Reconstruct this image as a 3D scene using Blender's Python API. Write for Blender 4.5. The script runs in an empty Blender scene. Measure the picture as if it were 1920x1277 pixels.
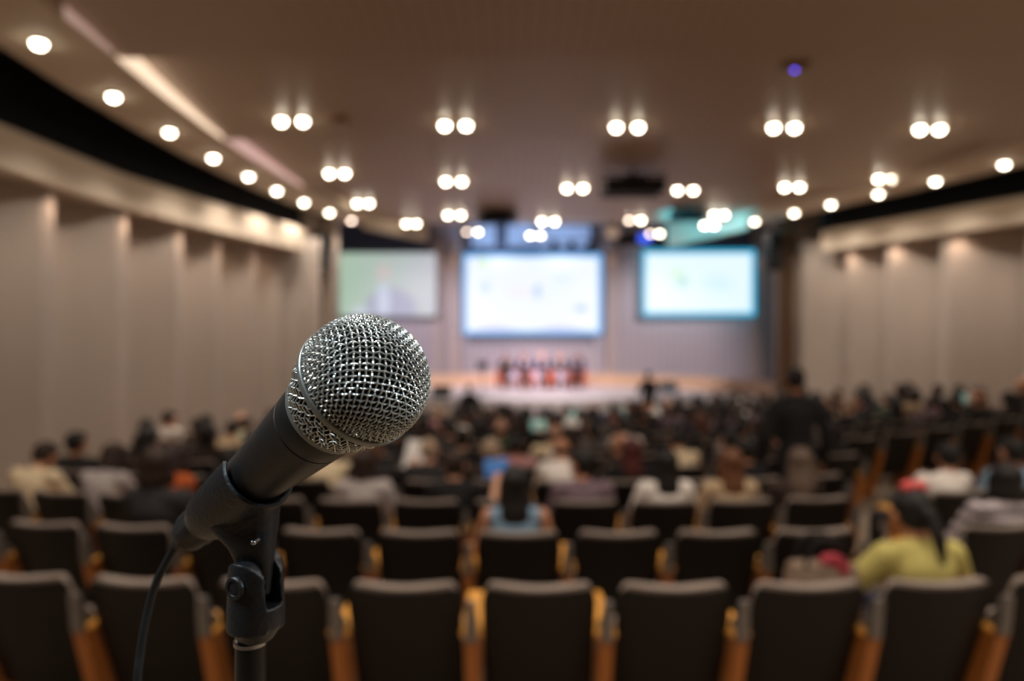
import bpy, math, random
from mathutils import Vector, Matrix, Euler

# ------------------------------------------------------------------ camera, world, exposure
S = bpy.context.scene
COL = S.collection
F = 1280.0                       # focal length in pixels of the 1920 px wide frame
cam_data = bpy.data.cameras.new('camera')
cam_data.sensor_width = 36.0
cam_data.lens = 36.0 * F / 1920.0
cam_data.clip_start = 0.02
cam_data.clip_end = 200
cam_data.dof.use_dof = True
cam_data.dof.focus_distance = 0.268
cam_data.dof.aperture_fstop = 4.5
cam = bpy.data.objects.new('camera', cam_data)
COL.objects.link(cam)
cam.location = (0, 0, 0)
cam.rotation_euler = (math.radians(90), 0, 0)
S.camera = cam
S.view_settings.view_transform = 'Standard'
S.view_settings.look = 'None'
S.view_settings.exposure = 0.1
S.view_settings.gamma = 1.0
S.view_settings.use_curve_mapping = False
try:
    S.cycles.use_denoising = True
    S.cycles.max_bounces = 6
    S.cycles.adaptive_threshold = 0.02
    S.cycles.diffuse_bounces = 4
    S.cycles.sample_clamp_indirect = 4.0
except Exception:
    pass
W = bpy.data.worlds.new('World')
S.world = W
W.use_nodes = True
W.node_tree.nodes['Background'].inputs[0].default_value = (1.0, 0.78, 0.6, 1)
W.node_tree.nodes['Background'].inputs[1].default_value = 0.06

def lin(c):
    return tuple(((v / 255.0) / 12.92 if v / 255.0 <= 0.04045 else ((v / 255.0 + 0.055) / 1.055) ** 2.4) for v in c)

def add_spot(name, loc, target, energy, color=(255, 214, 170), angle=100, blend=0.7, size=0.06):
    l = bpy.data.lights.new(name, 'SPOT')
    l.energy = energy
    l.color = lin(color)
    l.spot_size = math.radians(angle)
    l.spot_blend = blend
    l.shadow_soft_size = size
    o = bpy.data.objects.new(name, l)
    COL.objects.link(o)
    o.location = loc
    d = Vector(target) - Vector(loc)
    o.rotation_euler = d.to_track_quat('-Z', 'Y').to_euler()
    return o

# house lights above and behind the photographer (the ceiling goes on over the camera)
HOUSE = 1.7
WARM = (255, 240, 224)
for (x, y) in ((-2.6, 3.6), (0.6, 3.6), (3.8, 3.8), (-1.6, 0.2), (2.6, 0.2), (7.0, 3.0), (5.6, 0.0)):
    add_spot('house_light', (x, y, 3.0), (x, y + 0.3, -2), 150 * HOUSE, WARM, 120)
# added unseen spots without fixtures, narrow so they brighten only the microphone
add_spot('added_key_light', (1.3, -0.9, 2.75), (-0.06, 0.28, -0.03), 330, (232, 246, 255), 9, 0.5, 0.25)
add_spot('added_key_light', (-1.9, -0.3, 2.4), (-0.07, 0.28, -0.03), 420, (232, 246, 255), 9, 0.5, 0.25)
add_spot('added_key_light', (2.9, 0.9, 1.2), (-0.06, 0.28, -0.05), 130, (226, 242, 255), 9, 0.5, 0.25)
# stage lights
add_spot('stage_light', (-1.5, 20.0, 3.0), (0.9, 26.0, -1.6), 1300, (255, 226, 244), 40, 0.8, 0.1)
add_spot('stage_light', (4.0, 20.0, 3.0), (1.2, 25.5, -1.6), 1100, (255, 220, 250), 40, 0.8, 0.1)
add_spot('stage_light', (1.2, 18.6, 2.9), (1.0, 23.5, -1.77), 1500, (255, 238, 240), 75, 0.8, 0.1)
add_spot('stage_light', (6.5, 20.5, 3.1), (5.5, 27.5, -1.0), 1500, (252, 236, 240), 70, 0.8, 0.1)
add_spot('stage_light', (-4.0, 20.5, 3.1), (-3.5, 27.5, -1.0), 1600, (250, 234, 246), 70, 0.8, 0.1)

add_spot('stage_light', (1.6, 19.4, 3.0), (1.1, 25.5, -.8), 3600, (255, 222, 238), 16, 0.6, 0.1)

# ------------------------------------------------------------------ profiles of the hall (camera at the origin, looking along +Y)
def interp(tab, x):
    if x <= tab[0][0]: return tab[0][1]
    for (a, b), (c, d) in zip(tab, tab[1:]):
        if x <= c: return b + (d - b) * (x - a) / (c - a)
    return tab[-1][1]

SC = Vector((0.3, 28.0))                         # the rows are arcs round this point
def floor_z(x, y):
    r = math.hypot(x - SC.x, y - SC.y)
    d = 28.0 - r if y < 28 else 28
    d = max(-6, min(18.6, d))
    z = -(1.73 + 0.062 * d) if d < 8 else -(2.226 + 0.069 * (d - 8))
    return z + 0.07 * max(0.0, min(x, 9) - 2.0) * max(0, min(1, (y - 4) / 4.0)) * max(0, min(1, (19.5 - y) / 2.0))

def px(p, d):                                     # x of a picture column at depth d (for setting out plan positions)
    return (p - 960.0) / F * d

L_SHELF = [(-5, -4.60), (3, -4.64), (6.8, -4.73), (8.3, -4.84), (9.7, -4.88), (11.1, -4.86), (12.35, -4.77), (13.5, -4.65), (14.66, -4.46), (15.8, -4.22), (16.84, -3.96), (17.6, -3.7)]
R_SHELF = [(-5, 9.3), (5, 9.1), (9, 8.75), (11.5, 8.29), (12.7, 7.88), (13.8, 7.46), (14.9, 6.96), (15.9, 6.57), (17.0, 6.04), (17.6, 5.75)]
L_SOFFIT = [(-5, -6.05), (3, -6.0), (7.9, -5.9), (10.3, -5.83), (12.3, -5.4), (13.8, -5.02), (15.3, -4.6)]
R_SOFFIT = [(-5, 10.6), (7, 10.3), (10.0, 9.75), (12.05, 9.04), (14.0, 8.2), (16.0, 7.25)]
JOINTS = [-5.0, -1.0, 2.2, 4.6, 7.35, 10.35, 13.6, 17.3]
def ceil_z(y):
    if y >= 17.3: return 3.05 + 0.163 * (y - 17.3)
    for a, b in zip(JOINTS, JOINTS[1:]):
        if a <= y < b: return 3.26 - 0.22 * (y - a) / (b - a)
    return 3.1

# ------------------------------------------------------------------ helpers
class MB:
    """collects shapes that become one mesh"""
    def __init__(self): self.v = []; self.f = []; self.mi = []; self.m = 0
    def add(self, vs, fs, mat=None):
        n = len(self.v)
        if mat is not None: vs = [mat @ Vector(p) for p in vs]
        self.v += [tuple(p) for p in vs]
        self.f += [tuple(i + n for i in q) for q in fs]
        self.mi += [self.m] * len(fs)
    def box(self, c, s, rot=None, bev=0.0):
        x, y, z = s[0] / 2, s[1] / 2, s[2] / 2
        M = Matrix.Translation(c) @ (Euler(rot).to_matrix().to_4x4() if rot else Matrix())
        b = min(bev, x * .9, y * .9, z * .9)
        if b <= 0:
            vs = [(sx * x, sy * y, sz * z) for sx in (-1, 1) for sy in (-1, 1) for sz in (-1, 1)]
            fs = [(0, 1, 3, 2), (4, 6, 7, 5), (0, 4, 5, 1), (2, 3, 7, 6), (0, 2, 6, 4), (1, 5, 7, 3)]
            self.add(vs, fs, M); return
        rings = []
        for zz, ins in ((-z, b), (-z + b * .3, b * .3), (-z + b, 0), (z - b, 0), (z - b * .3, b * .3), (z, b)):
            X, Y = x - ins, y - ins; r = b
            ring = []
            for (cx, cy, a0) in ((X - r, Y - r, 0), (-X + r, Y - r, 90), (-X + r, -Y + r, 180), (X - r, -Y + r, 270)):
                for k in range(4):
                    a = math.radians(a0 + k * 30)
                    ring.append((cx + r * math.cos(a), cy + r * math.sin(a), zz))
            rings.append(ring)
        self.loft(rings, True, M)
    def loft(self, rings, cap=True, mat=None, closed=True):
        n = len(rings[0]); vs = [p for r in rings for p in r]; fs = []
        for i in range(len(rings) - 1):
            for j in range(n if closed else n - 1):
                k = (j + 1) % n
                fs.append((i * n + j, i * n + k, (i + 1) * n + k, (i + 1) * n + j))
        if cap and closed:
            fs.append(tuple(range(n))[::-1]); fs.append(tuple((len(rings) - 1) * n + j for j in range(n)))
        self.add(vs, fs, mat)
    def lathe(self, prof, n=32, mat=None, cap=True):
        self.loft([[(r * math.cos(2 * math.pi * k / n), r * math.sin(2 * math.pi * k / n), z) for k in range(n)] for z, r in prof], cap, mat)
    def tube(self, pts, rad, n=8, cap=True, mat=None):
        pts = [Vector(p) for p in pts]
        if not isinstance(rad, (list, tuple)): rad = [rad] * len(pts)
        rings = []; up = None
        for i, p in enumerate(pts):
            t = (pts[min(i + 1, len(pts) - 1)] - pts[max(i - 1, 0)]).normalized()
            if up is None:
                up = Vector((0, 0, 1)) if abs(t.z) < .9 else Vector((1, 0, 0))
            s = t.cross(up)
            if s.length < 1e-6: s = t.cross(Vector((0, 1, 0.3)))
            s.normalize(); up = s.cross(t).normalized()
            rings.append([tuple(p + rad[i] * (math.cos(2 * math.pi * k / n) * s + math.sin(2 * math.pi * k / n) * up)) for k in range(n)])
        self.loft(rings, cap, mat)
    def ell(self, c, r, rot=None, n=16, m=10):
        M = Matrix.Translation(c) @ (Euler(rot).to_matrix().to_4x4() if rot else Matrix())
        rings = []
        for i in range(m + 1):
            a = -math.pi / 2 + math.pi * i / m; a = max(-1.55, min(1.55, a))
            rings.append([(r[0] * math.cos(a) * math.cos(2 * math.pi * k / n), r[1] * math.cos(a) * math.sin(2 * math.pi * k / n), r[2] * math.sin(a)) for k in range(n)])
        self.loft(rings, True, M)
    def cap2(self, a, b, ra, rb, n=12):            # tapered capsule
        a, b = Vector(a), Vector(b); t = (b - a).normalized()
        q = t.to_track_quat('Z', 'Y').to_matrix().to_4x4(); L = (b - a).length
        prof = []
        for i in range(5):
            g = -math.pi / 2 + i * math.pi / 8; prof.append((ra * math.sin(g), max(1e-4, ra * math.cos(g))))
        for i in range(5):
            g = i * math.pi / 8; prof.append((L + rb * math.sin(g), max(1e-4, rb * math.cos(g))))
        self.lathe(prof, n, Matrix.Translation(a) @ q)
    def mesh(self, name, mats, smooth=True, angle=40):
        me = bpy.data.meshes.new(name)
        me.from_pydata(self.v, [], self.f)
        for m in (mats if isinstance(mats, (list, tuple)) else [mats]): me.materials.append(m)
        if any(self.mi): me.polygons.foreach_set('material_index', self.mi)
        if smooth:
            me.polygons.foreach_set('use_smooth', [True] * len(me.polygons))
            try: me.set_sharp_from_angle(angle=math.radians(angle))
            except Exception: pass
        me.update()
        return me
    def build(self, name, mats, parent=None, smooth=True, angle=40):
        o = bpy.data.objects.new(name, self.mesh(name, mats, smooth, angle))
        COL.objects.link(o)
        if parent is not None: o.parent = parent
        return o

def tag(o, label, cat, group=None, kind=None):
    if label: o['label'] = label
    if cat: o['category'] = cat
    if group: o['group'] = group
    if kind: o['kind'] = kind
    return o
def empty(name, loc=(0, 0, 0), rz=0, label=None, cat=None, group=None):
    o = bpy.data.objects.new(name, None); COL.objects.link(o)
    o.empty_display_size = 0.1
    o.location = loc; o.rotation_euler = (0, 0, rz)
    return tag(o, label, cat, group)
def struct(o): o['kind'] = 'structure'; return o
def copy_tree(o, parent=None):
    c = o.copy(); COL.objects.link(c)
    if parent is not None: c.parent = parent
    for ch in o.children: copy_tree(ch, c)
    return c
def remesh(mb, name, voxel, smooth=4, cut=None):
    me = mb.mesh(name + '_source', bpy.data.materials[0], False)
    o = bpy.data.objects.new(name + '_source', me); COL.objects.link(o)
    r = o.modifiers.new('r', 'REMESH'); r.mode = 'VOXEL'; r.voxel_size = voxel; r.use_smooth_shade = True
    s = o.modifiers.new('s', 'SMOOTH'); s.iterations = smooth; s.factor = 0.5
    dg = bpy.context.evaluated_depsgraph_get(); dg.update()
    out = bpy.data.meshes.new_from_object(o.evaluated_get(dg))
    out.name = name
    bpy.data.objects.remove(o); bpy.data.meshes.remove(me)
    out.materials.clear()
    out.polygons.foreach_set('use_smooth', [True] * len(out.polygons))
    return out
def link_mesh(name, me, mat, parent=None):
    o = bpy.data.objects.new(name, me); COL.objects.link(o)
    if not me.materials: me.materials.append(mat)
    if parent is not None: o.parent = parent
    return o

# ------------------------------------------------------------------ materials
def mat(name, rgb, rough=0.6, metal=0.0, spec=0.4, noise=0.0, nscale=8.0, bump=0.0, bscale=60.0, stretch=(1, 1, 1), emit=None, estr=0.0, coat=0.0, sheen=0.0):
    m = bpy.data.materials.new(name); m.use_nodes = True
    nt = m.node_tree; b = nt.nodes['Principled BSDF']
    c = lin(rgb) + (1,)
    b.inputs['Base Color'].default_value = c
    b.inputs['Roughness'].default_value = rough
    b.inputs['Metallic'].default_value = metal
    b.inputs['Specular IOR Level'].default_value = spec
    if coat: b.inputs['Coat Weight'].default_value = coat
    if sheen: b.inputs['Sheen Weight'].default_value = sheen
    tc = mp = None
    if noise or bump:
        tc = nt.nodes.new('ShaderNodeTexCoord'); mp = nt.nodes.new('ShaderNodeMapping')
        mp.inputs['Scale'].default_value = stretch
        nt.links.new(tc.outputs['Object'], mp.inputs['Vector'])
    if noise:
        n = nt.nodes.new('ShaderNodeTexNoise'); n.inputs['Scale'].default_value = nscale; n.inputs['Detail'].default_value = 4
        nt.links.new(mp.outputs[0], n.inputs['Vector'])
        mx = nt.nodes.new('ShaderNodeMix'); mx.data_type = 'RGBA'
        mx.inputs[6].default_value = tuple(v * (1 - noise) for v in c[:3]) + (1,)
        mx.inputs[7].default_value = tuple(min(1, v * (1 + noise)) for v in c[:3]) + (1,)
        nt.links.new(n.outputs[0], mx.inputs[0]); nt.links.new(mx.outputs[2], b.inputs['Base Color'])
    if bump:
        n2 = nt.nodes.new('ShaderNodeTexNoise'); n2.inputs['Scale'].default_value = bscale
        nt.links.new(mp.outputs[0], n2.inputs['Vector'])
        bp = nt.nodes.new('ShaderNodeBump'); bp.inputs['Strength'].default_value = bump; bp.inputs['Distance'].default_value = 0.005
        nt.links.new(n2.outputs[0], bp.inputs['Height']); nt.links.new(bp.outputs[0], b.inputs['Normal'])
    if emit:
        b.inputs['Emission Color'].default_value = lin(emit) + (1,); b.inputs['Emission Strength'].default_value = estr
    return m

def slat_mat(name, rgb, rgb2, pitch, axis_scale=(1, 0, 0), rough=0.55):
    """timber boards running the other way from axis_scale, with a groove at each joint"""
    m = mat(name, rgb, rough); nt = m.node_tree; b = nt.nodes['Principled BSDF']
    tc = nt.nodes.new('ShaderNodeTexCoord'); mp = nt.nodes.new('ShaderNodeMapping')
    mp.inputs['Scale'].default_value = tuple(a / pitch for a in axis_scale)
    nt.links.new(tc.outputs['Object'], mp.inputs['Vector'])
    w = nt.nodes.new('ShaderNodeTexWave'); w.wave_type = 'BANDS'; w.bands_direction = 'X' if axis_scale[0] else 'Y'
    w.wave_profile = 'SAW'; w.inputs['Scale'].default_value = 1 / (2 * math.pi) * 2
    nt.links.new(mp.outputs[0], w.inputs['Vector'])
    r = nt.nodes.new('ShaderNodeValToRGB'); r.color_ramp.elements[0].position = 0.0; r.color_ramp.elements[1].position = 0.12
    r.color_ramp.elements[0].color = (0.35, 0.35, 0.35, 1); r.color_ramp.elements[1].color = (1, 1, 1, 1)
    nt.links.new(w.outputs[0], r.inputs[0])
    n = nt.nodes.new('ShaderNodeTexNoise'); n.inputs['Scale'].default_value = 0.6; n.inputs['Detail'].default_value = 5
    nt.links.new(tc.outputs['Object'], n.inputs['Vector'])
    mx = nt.nodes.new('ShaderNodeMix'); mx.data_type = 'RGBA'
    mx.inputs[6].default_value = lin(rgb) + (1,); mx.inputs[7].default_value = lin(rgb2) + (1,)
    nt.links.new(n.outputs[0], mx.inputs[0])
    mu = nt.nodes.new('ShaderNodeMix'); mu.data_type = 'RGBA'; mu.blend_type = 'MULTIPLY'; mu.inputs[0].default_value = 1
    nt.links.new(mx.outputs[2], mu.inputs[6]); nt.links.new(r.outputs[0], mu.inputs[7])
    nt.links.new(mu.outputs[2], b.inputs['Base Color'])
    return m

M_ceil = slat_mat('ceiling_timber', (190, 170, 150), (200, 176, 154), 0.15, (1, 0, 0), 0.38)
M_ceil.node_tree.nodes['Principled BSDF'].inputs['Specular IOR Level'].default_value = .8
M_shelf = mat('shelf_plaster', (228, 212, 192), 0.7, noise=0.04, nscale=1.0)
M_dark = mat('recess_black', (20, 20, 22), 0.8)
M_wall = mat('wall_panel_wood', (182, 170, 160), 0.6, noise=0.10, nscale=1.2, stretch=(1, 1, .15))
M_wallend = mat('wall_grey_panel', (165, 150, 138), 0.6)
M_brown = mat('dark_brown_post', (92, 70, 52), 0.5)
M_back = slat_mat('stage_wall_timber', (172, 166, 174), (184, 176, 182), 0.30, (1, 0, 0))
M_pil = mat('pilaster_timber', (182, 168, 164), 0.5)
M_navy = mat('navy_panel', (66, 78, 100), 0.6)
M_bluewhite = mat('pale_blue_panel', (170, 195, 225), 0.5)
M_floor = mat('carpet', (160, 144, 124), 0.9, noise=0.15, nscale=3.0, bump=0.3)
M_stage = mat('stage_floor_wood', (216, 210, 212), 0.4, noise=0.05, nscale=1.5)
M_tier = mat('stage_tier_wood', (214, 178, 146), 0.4, noise=0.08, nscale=2)
M_lamp = mat('lamp_glow', (255, 255, 255), emit=(255, 240, 214), estr=22)
M_lampdim = mat('lamp_glow_dim', (255, 255, 255), emit=(255, 228, 205), estr=11)
M_lamprim = mat('lamp_rim', (150, 130, 110), 0.4)
M_blackp = mat('black_paint', (16, 16, 18), 0.5)
M_alu = mat('grey_paint', (120, 112, 105), 0.45)

# ------------------------------------------------------------------ room shell
def strip(name, m, a, b, flip=False, parent=None):
    """quad strip between two polylines of 3D points"""
    mb = MB(); n = len(a)
    mb.add(list(a) + list(b), [((i, i + 1, n + i + 1, n + i) if not flip else (i, n + i, n + i + 1, i + 1)) for i in range(n - 1)])
    return mb.build(name, m, parent, False)

mb = MB(); NX, NY = 46, 56; x0, x1, y0, y1 = -7.2, 12.0, -3.0, 28.0
vs = [(x0 + (x1 - x0) * i / NX, y0 + (y1 - y0) * j / NY) for j in range(NY + 1) for i in range(NX + 1)]
mb.add([(x, y, floor_z(x, y)) for x, y in vs], [(j * (NX + 1) + i, j * (NX + 1) + i + 1, (j + 1) * (NX + 1) + i + 1, (j + 1) * (NX + 1) + i) for j in range(NY) for i in range(NX)])
struct(mb.build('floor', M_floor))

# ceiling: transverse boards, each sloping down towards the stage and stepping back up at the joint
mb = MB()
for a, b in zip(JOINTS, JOINTS[1:]):
    n = 6
    ys = [a + (b - a) * k / n for k in range(n + 1)]
    lo = []
    for k, y in enumerate(ys):
        z = 3.26 - 0.22 * k / n
        lo.append((interp(L_SHELF, y) + .55, y, z)); lo.append((interp(R_SHELF, y) - .70, y, z))
    mb.add(lo, [(2 * k, 2 * k + 2, 2 * k + 3, 2 * k + 1) for k in range(n)])
    e = b; zt = 3.26 if b < 17 else 3.05
    XL, XR = interp(L_SHELF, e) + .55, interp(R_SHELF, e) - .7
    mb.add([(XL, e, 3.04), (XR, e, 3.04), (XR, e, zt), (XL, e, zt)], [(0, 3, 2, 1)])
mb.add([(-9, 17.3, 3.05), (12, 17.3, 3.05), (12, 28.4, ceil_z(28.4)), (-9, 28.4, ceil_z(28.4))], [(0, 3, 2, 1)])
struct(mb.build('ceiling', M_ceil, None, False))

def shelf(name, tab, inn, out, sgn, ys):
    mb = MB(); prof = []
    for y in ys:
        c = interp(tab, y)
        prof.append([(c + sgn * inn, y, 3.0), (c - sgn * out, y, 3.0), (c - sgn * out, y, 3.12), (c + sgn * inn, y, 3.12)])
    mb.loft(prof, True)
    return struct(mb.build(name, M_shelf, None, False))
ys = [-4.9 + 22.4 * k / 60 for k in range(61)]
shelf('ceiling_shelf_left', L_SHELF, .55, .48, 1, ys)
shelf('ceiling_shelf_right', R_SHELF, .70, .55, -1, ys)
# upright edge between the shelf and the timber ceiling
def riser(name, tab, off, ya, yb, m, top=3.30, th=0.02, sgn=1):
    n = max(2, int((yb - ya) / .4)); mb = MB()
    mb.loft([[(interp(tab, y) + off, y, 3.005), (interp(tab, y) + off, y, top), (interp(tab, y) + off - sgn * th, y, top), (interp(tab, y) + off - sgn * th, y, 3.005)] for y in [ya + (yb - ya) * k / n for k in range(n + 1)]], True)
    return mb.build(name, m, None, False)
struct(riser('ceiling_upstand_left', L_SHELF, .52, -4.9, 17.3, M_shelf))
struct(riser('ceiling_upstand_right', R_SHELF, -.67, -4.9, 17.3, M_shelf, sgn=-1))
M_cove1 = mat('cove_glow_bright', (255, 240, 225), emit=(255, 226, 196), estr=1.0)  # cove light falling on the upstand, put into emission and stepped by stretch
M_cove2 = mat('cove_glow_pink', (255, 240, 225), emit=(232, 188, 184), estr=0.62)
M_cove0 = mat('cove_glow_low', (255, 240, 225), emit=(215, 180, 168), estr=0.42)
for (a, b, m, l) in ((6.35, 7.2, M_cove0, 'dim warm emissive cove glow at the near end beside the timber ceiling'),
                     (7.3, 10.2, M_cove1, 'bright warm emissive cove glow between the left ceiling shelf and timber ceiling'),
                     (10.3, 13.4, M_cove2, 'pinkish emissive cove glow further along the left ceiling shelf')):
    tag(riser('cove_glow', L_SHELF, .56, a, b, m, top=3.30, th=0.015), l, 'cove light', 'cove glow strips on the left')

# upper dark recess above the side walls, soffit beams
WL = [(-5.0, -6.6), (3.0, -6.6), (7.6, -6.55), (9.1, -6.5), (10.6, -6.38), (11.9, -6.15), (13.0, -5.9), (14.05, -5.6), (14.9, -5.3), (15.6, -5.0), (16.2, -4.75)]
WR = [(-5.0, 11.4), (5.0, 11.2), (9.5, 10.6), (11.2, 10.2), (12.4, 9.7), (13.7, 9.0), (14.8, 8.43), (15.7, 7.97), (16.8, 7.45)]
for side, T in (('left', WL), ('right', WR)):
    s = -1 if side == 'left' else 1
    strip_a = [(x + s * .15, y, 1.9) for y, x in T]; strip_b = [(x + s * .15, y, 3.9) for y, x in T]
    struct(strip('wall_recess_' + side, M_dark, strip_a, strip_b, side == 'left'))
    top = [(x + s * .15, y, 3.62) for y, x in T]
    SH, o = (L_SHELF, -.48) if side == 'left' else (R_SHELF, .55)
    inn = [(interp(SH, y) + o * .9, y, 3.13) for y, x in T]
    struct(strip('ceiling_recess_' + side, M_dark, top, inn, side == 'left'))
def soffit(name, tab, wtab, zb, zt, yend, sgn):
    mb = MB(); ys = [-4.9 + (yend + 4.9) * k / 40 for k in range(41)]; pr = []
    for y in ys:
        c = interp(tab, y); w = interp(wtab, y) - sgn * .12
        if (w - c) * sgn > -.12: w = c - sgn * .12
        pr.append([(c, y, zb), (c, y, zt), (w, y, zt), (w, y, zb)])
    mb.loft(pr, True); return struct(mb.build(name, M_shelf, None, False))
soffit('ceiling_soffit_left', L_SOFFIT, WL, 2.0, 2.5, 15.3, 1)
soffit('ceiling_soffit_right', R_SOFFIT, WR, 2.1, 2.56, 16.0, -1)

# pleated timber side walls: every panel swings in at its far end
def pleats(name, T, sgn, jut=0.42):
    mb = MB()
    for (ya, xa), (yb, xb) in zip(T, T[1:]):
        n = 1 if yb - ya < 2 else int((yb - ya) / 1.6)
        for k in range(n):
            y_0 = ya + (yb - ya) * k / n; y_1 = ya + (yb - ya) * (k + 1) / n
            xx0 = xa + (xb - xa) * k / n; xx1 = xa + (xb - xa) * (k + 1) / n
            xi = xx1 + sgn * jut * min(1, (y_1 - y_0) / 1.3)
            zb0 = floor_z(xx0, y_0) - .3
            ym = y_0 + (y_1 - y_0) * .80
            # sloping face, rounded nose, short return
            pts = [(xx0, y_0), (xx0 + (xi - xx0) * .45, y_0 + (ym - y_0) * .5), (xi, ym), (xi + sgn * .02, (ym + y_1) / 2), (xi, y_1 - .02), (xx1, y_1)]
            vs = [(p[0], p[1], zb0) for p in pts] + [(p[0], p[1], 2.4) for p in pts]
            m = len(pts)
            mb.add(vs, [((i, i + 1, m + i + 1, m + i) if sgn < 0 else (i, m + i, m + i + 1, i + 1)) for i in range(m - 1)])
    return struct(mb.build(name, M_wall, None, False))
pleats('wall_left', WL, 1)
pleats('wall_right', WR, -1)
# wall behind the photographer
mb = MB(); mb.box((2.4, -5.05, .3), (18.6, .1, 7.2)); struct(mb.build('wall_rear', M_wall, None, False))

# portal posts at the stage end of the side walls
mb = MB(); mb.box((-4.93, 16.5, -.1), (.36, .9, 6.3)); mb.box((-4.6, 16.95, -.1), (.5, .5, 6.3)); struct(mb.build('wall_portal_left', M_wallend, None, False))
mb = MB(); mb.box((-5.05, 16.1, -.45), (.20, .12, 5.3)); struct(mb.build('shade_strip_1', M_brown, None, False))  # brown strip puts the shadow beside the left portal post into colour
mb = MB(); mb.box((6.86, 17.2, -.1), (.42, .3, 6.3)); struct(mb.build('wall_portal_right', M_brown, None, False))
mb = MB(); mb.box((7.32, 17.1, -.45), (.55, .2, 5.3)); struct(mb.build('wall_end_right', M_wallend, None, False))
struct(strip('wall_stage_left', M_wallend, [(-4.85, 17.2, -3.4), (-9, 19, -3.4), (-9, 28.2, -3.4)], [(-4.85, 17.2, 4.6), (-9, 19, 4.6), (-9, 28.2, 4.6)]))
struct(strip('wall_stage_right', M_wallend, [(7.1, 17.3, -3.4), (11.8, 19, -3.4), (11.8, 28.2, -3.4)], [(7.1, 17.3, 4.6), (11.8, 19, 4.6), (11.8, 28.2, 4.6)], True))
# stage end wall and its pilasters, navy header panels
mb = MB(); mb.box((1.4, 28.3, .7), (21, .4, 8.2)); struct(mb.build('wall_back', M_back, None, False))
for k, (p, w, zb, zt) in enumerate(((820, .42, -1.7, 4.1), (852, .60, -1.7, 4.1), (1146, .40, -1.7, 4.1), (1418, .55, -1.7, 4.1), (600, .5, -1.7, 4.1))):
    mb = MB(); mb.box((px(p, 28), 28.0, (zb + zt) / 2), (w, .22, zt - zb), None, .04)
    struct(mb.build('wall_pilaster_%d' % (k + 1), M_pil, None, False))
    add_spot('pilaster_light', (px(p, 27.4), 27.35, 4.0), (px(p, 28), 27.95, 2.6), 16, (255, 196, 134), 60, .9, .04)
for k, (a, b, zt, zb) in enumerate(((612, 806, 4.75, 3.58), (1222, 1408, 4.7, 3.62))):
    mb = MB(); mb.box(((px(a, 27.8) + px(b, 27.8)) / 2, 27.85, (zt + zb) / 2), (px(b, 27.8) - px(a, 27.8), .3, zt - zb))
    struct(mb.build('wall_header_%d' % (k + 1), M_navy, None, False))
mb = MB(); mb.box(((px(876, 27.6) + px(1118, 27.6)) / 2, 27.75, 4.2), (px(1118, 27.6) - px(876, 27.6), .3, 1.25)); struct(mb.build('wall_header_3', M_navy, None, False))
o = MB(); o.box((0.35, 27.55, 4.26), (1.1, .06, .86)); o.box((2.05, 27.55, 4.22), (2.2, .06, .84))
o.box((-1.15, 27.55, 4.24), (.95, .06, .86))
struct(o.build('wall_light_panel', M_bluewhite, None, False))
add_spot('blue_wash', (-.6, 25.6, 3.5), (-.6, 27.5, 4.2), 150, (196, 218, 255), 90, .6)
add_spot('blue_wash', (2.0, 25.6, 3.4), (2.0, 27.5, 4.2), 150, (196, 218, 255), 90, .6)
# fascias that close the ceiling over the stage opening; the right one catches a cyan wash
for k, (xa, xb, zb) in enumerate(((-3.5, -2.35, 2.78), (5.7, 4.35, 2.62))):
    mb = MB(); mb.loft([[(xa, 16.5, 2.72), (xa, 16.5, 3.2), (xa + (.12 if k else -.12), 16.55, 3.2), (xa + (.12 if k else -.12), 16.55, 2.72)], [(xb, 19.2, zb), (xb, 19.2, 3.4), (xb + (.12 if k else -.12), 19.25, 3.4), (xb + (.12 if k else -.12), 19.25, zb)]], True)
    struct(mb.build('ceiling_fascia_' + ('left', 'right')[k], M_shelf, None, False))
add_spot('cyan_wash', (3.2, 15.6, 2.3), (4.9, 17.3, 2.9), 420, (60, 205, 240), 70, .5)

# stage
def arc(cx, cy, r, a0, a1, n): return [(cx + r * math.cos(math.radians(a0 + (a1 - a0) * k / n)), cy + r * math.sin(math.radians(a0 + (a1 - a0) * k / n))) for k in range(n + 1)]
fr = [(-9 + 20.8 * k / 24, 20.2 + .018 * (-9 + 20.8 * k / 24 - 1.1) ** 2) for k in range(25)]
mb = MB(); n = len(fr)
mb.add([(x, y, -1.77) for x, y in fr] + [(x, 28.1, -1.77) for x, y in fr] + [(x, y, -3.3) for x, y in fr], [(i, i + 1, n + i + 1, n + i) for i in range(n - 1)] + [(2 * n + i, 2 * n + i + 1, i + 1, i) for i in range(n - 1)])
struct(mb.build('floor_stage', M_stage, None, False))
# low curved timber wall round the back of the stage
mb = MB(); pr = []
for k in range(41):
    a = math.radians(4 + 172 * k / 40)
    ex, ey = 7.1, 6.6
    p = []
    for dr in (0, .45):
        p.append((1.0 + (ex + dr) * math.cos(a), 20.6 + (ey + dr) * math.sin(a)))
    pr.append([(p[0][0], p[0][1], -1.765), (p[0][0], p[0][1], -1.32), (p[1][0], p[1][1], -1.32), (p[1][0], p[1][1], -1.765)])
mb.loft(pr, True)
tag(mb.build('curved_stage_bench', M_tier, None, False), 'low curved orange timber bench round the back of the stage', 'bench')

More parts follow.
